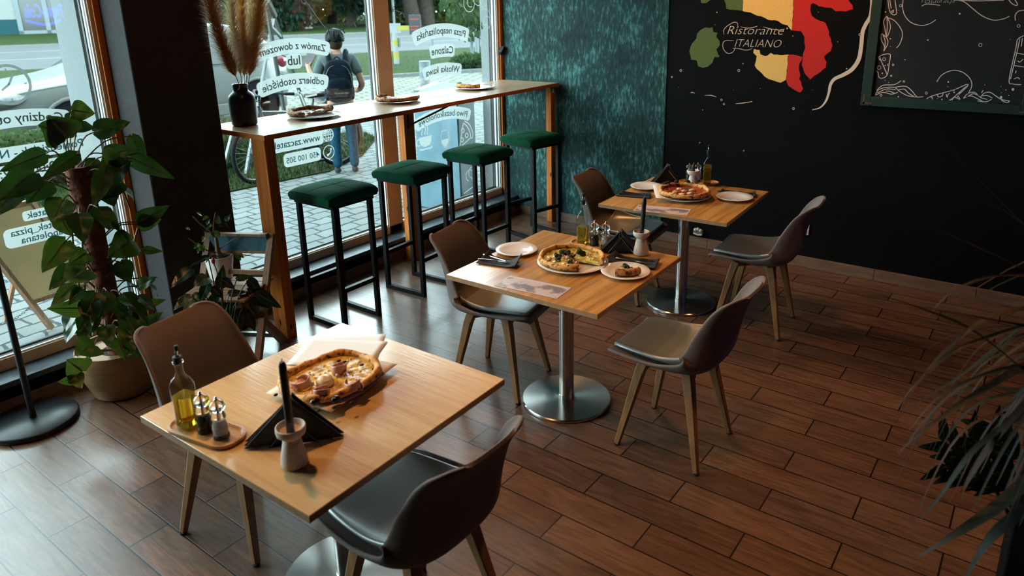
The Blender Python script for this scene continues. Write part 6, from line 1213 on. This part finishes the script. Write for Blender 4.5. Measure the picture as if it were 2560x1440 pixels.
chalk('chalk_leaf', ([(1588, 112), (1565, 150), (1572, 195), (1585, 260), (1605, 225), (1612, 180), (1590, 115)], [(1588, 118), (1590, 170), (1588, 220), (1584, 255)], [(1592, 125), (1640, 145), (1685, 200), (1698, 250), (1680, 310), (1655, 340)], [(1580, 262), (1550, 240), (1548, 280), (1570, 330), (1565, 362), (1590, 320), (1595, 290), (1582, 262)], [(1560, 250), (1575, 290), (1572, 350)]))
chalk('chalk_carrot', ([(1592, -30), (1605, 70), (1630, 104), (1655, 98), (1655, 70), (1640, -30)], [(1605, -20), (1618, 60)], [(1620, 80), (1635, 72), (1630, 90), (1620, 80)]), ((1578, 85, 5), (1685, 40, 9, 1)))
chalk('chalk_cheese', ([(1525, 405), (1560, 388), (1610, 385), (1606, 440), (1590, 530), (1552, 556), (1530, 545), (1525, 515), (1510, 500)], [(1535, 400), (1555, 450), (1590, 530)], [(1525, 405), (1540, 430)]), ((1568, 420, 11, 1), (1532, 480, 13, 1), (1598, 460, 6, 1), (1555, 520, 5), (1632, 460, 6, 1), (1618, 538, 5, 1), (1575, 465, 4), (1575, 570, 3), (1612, 275, 5), (1612, 330, 3)))
chalk('chalk_basil', ([(1505, 676), (1525, 640), (1570, 622), (1640, 620), (1680, 650), (1740, 680), (1820, 690)], [(1505, 676), (1560, 655), (1620, 668), (1665, 655)], [(1520, 660), (1580, 632), (1650, 635)], [(1515, 640), (1560, 605), (1640, 600), (1688, 573)], [(1650, 618), (1720, 612), (1765, 645), (1800, 685), (1845, 686)], [(1665, 640), (1710, 632), (1740, 660), (1790, 690)], [(1580, 645), (1610, 648), (1640, 660)]), ((1546, 676, 7, 1), (1668, 686, 5), (1708, 578, 6, 1), (1600, 585, 3)))
chalk('chalk_pizza_slice', ([(1865, 712), (1885, 690), (1950, 668), (2060, 638), (2150, 600), (2160, 610), (2110, 660), (2085, 690)], [(1885, 690), (1908, 690), (1910, 715)], [(1945, 672), (1955, 688), (1980, 680), (1985, 662)], [(2040, 640), (2060, 642), (2075, 632)], [(2150, 612), (2050, 700), (2028, 712)], [(2110, 650), (2095, 680), (2105, 705), (2070, 690), (2048, 710)], [(2008, 668), (2015, 690), (2022, 670), (2035, 660)], [(1942, 580), (1980, 530), (2050, 500), (2120, 510), (2175, 555), (2190, 610), (2160, 670)]), ((1867, 660, 8, 1), (2023, 581, 6), (1978, 705, 5), (1945, 700, 3), (2065, 655, 4, 1), (2020, 615, 3)))
chalk('chalk_herbs', ([(2130, 698), (2160, 665), (2210, 655), (2250, 690), (2300, 705)], [(2130, 698), (2180, 680), (2230, 700), (2270, 720)], [(2150, 690), (2200, 665), (2240, 680)], [(2250, 690), (2280, 660), (2320, 655), (2360, 680), (2400, 705), (2458, 716)], [(2265, 680), (2300, 678), (2335, 695)], [(2260, 660), (2270, 640)], [(2400, 712), (2440, 728), (2460, 716)], [(2230, 715), (2290, 722), (2330, 705)]), ((2398, 690, 10), (2482, 634, 10), (2283, 603, 3), (2400, 657, 3), (2432, 637, 4), (2453, 676, 4), (2396, 614, 3)))
chalk('chalk_bottle', ([(2558, 252), (2515, 280), (2505, 330), (2455, 565), (2480, 595), (2540, 600)], [(2530, 275), (2515, 350), (2465, 560)], [(2500, 375), (2560, 385)], [(2490, 465), (2560, 475)], [(2515, 430), (2530, 440), (2556, 418)], [(2505, 500), (2500, 520)], [(2490, 560), (2515, 550), (2530, 562)], [(2550, 270), (2540, 330)]), ((2522, 184, 10, 1), (2463, 280, 3)))
chalk('chalk_curls', ([(1705, -30), (1700, 50), (1715, 110), (1760, 160), (1830, 180), (1890, 168), (1935, 140)], [(2060, 0), (2130, 10), (2190, 55), (2260, 110), (2340, 142), (2410, 135), (2458, 115)], [(2500, 145), (2498, 110), (2520, 80), (2560, 72)], [(1835, 43), (1870, 28), (1920, 32), (1965, 38)], [(2080, 0), (2240, 6), (2420, 0)], [(2440, -20), (2470, 20), (2500, 38), (2515, 30), (2490, -10)]), ((2104, 97, 7), (1878, 284, 6), (2251, 319, 12, 1), (1716, 423, 4), (1672, 75, 2)))
wall_text('restauracja', (1950, 20), .05, 235, m_chalk, cb, 'chalk_lettering', .3, -.001, XC)
# ---- sockets and leftovers on the black wall
m_pl = M('white_plastic', (.52, .50, .47), .35); m_plk = M('socket_recess', (.16, .14, .12), .5)
so = thing('wall_socket', 'white double wall socket low on the black wall, right of the farthest chair', 'socket', (-.0005, -2.757, .286)); MB().box(-.010, 0, -.034, .034, -.043, .043).build('cover', m_pl, so, bevel=.004)
for z in (-.021, .021): 
    r_ = MB().lathe([(.0, .0), (.017, 0), (.0195, .0025), (.018, .0025)], 28, T(-.0105, 0, z, 0, R(-90), 0), cap=False).build('outlet', m_plk, so)
    for y in (-.007, .007): MB().ball((-.0115, y, z), (.001, .0025, .0025), 8, 6).build('pin_hole', m_iron, r_)
s2 = thing('bare_socket', 'bare socket without cover at the skirting behind the farthest table', 'socket', (-.0005, -1.953, .128)); MB().box(-.022, 0, -.04, .04, -.026, .018).build('insert', m_plk, s2, bevel=.006)
for y, z in ((-.022, .012), (.02, .014), (0, .02)): MB().ball((-.02, y, z), (.012, .014, .014), 14, 8).build('outlet_cap', m_pl, s2)
MB().tube([(-.02, -.036, -.02), (-.024, 0, -.026), (-.02, .036, -.018)], .006, 8).build('clip', m_pl, s2)
for (px, py), lb in (((1750, 357), 'white screw plug in the black wall, left one above the farthest table'), ((1860, 377), 'white screw plug in the black wall, right one above the farthest table')):
    p = onx(px, py, -.002); t = thing('wall_plug', lb, 'wall plug', p, 0, 'screw plugs in the black wall'); MB().lathe([(0, -.004), (.005, -.004), (.006, .003), (.003, .008), (0, .008)], 10, T(ry=R(-90)), cap=False).build('sleeve', m_pl, t); MB().cyl((-.008, 0, 0), (-.02, 0, .004), .002, n=6).build('screw', m_plk, t)
# ---- blue neon sign on the rear wall, seen only as a reflection in the left window
def mirror_pt(px, py, y): d = ray(px, py); h = CAM + d * ((.036 - CAM.y) / d.y); d2 = Vector((d.x, -d.y, d.z)); return h + d2 * ((y - h.y) / d2.y)
yn = -6.95; n0, n1 = mirror_pt(62, 45, yn), mirror_pt(160, 48, yn); ncen = (n0 + n1) / 2; nw = abs(n1.x - n0.x)
m_neon = M('blue_neon', (.004, .06, 1.0), .3, emit=16); ns = thing('neon_sign', 'blue neon script sign on the wall behind the photographer, reflected in the left window', 'neon sign', ncen)
tm = text_mb('Pepsi-Cola', .3, shear=.1, offset=.008); w0, w1 = min(v.x for v in tm.v), max(v.x for v in tm.v); s_ = nw / (w1 - w0); q = MB(); q.add([((v.x - (w0 + w1) / 2) * -s_, .02, v.y * s_ * 2.2 + .02) for v in tm.v], tm.f); q.build('lettering', m_neon, ns, smooth=False)
MB().tube(smooth_path([(-nw * .5, .02, .46), (-nw * .1, .02, .38), (nw * .3, .02, .42), (nw * .5, .02, .34)], 6), .02, 6).tube(smooth_path([(-nw * .5, .02, -.02), (0, .02, -.08), (nw * .4, .02, -.02)], 6), .02, 6).build('flourish', m_neon, ns)
MB().box(-nw * .52, nw * .52, -.03, -.01, -.2, .55).build('backing_panel', m_black, ns, smooth=False)
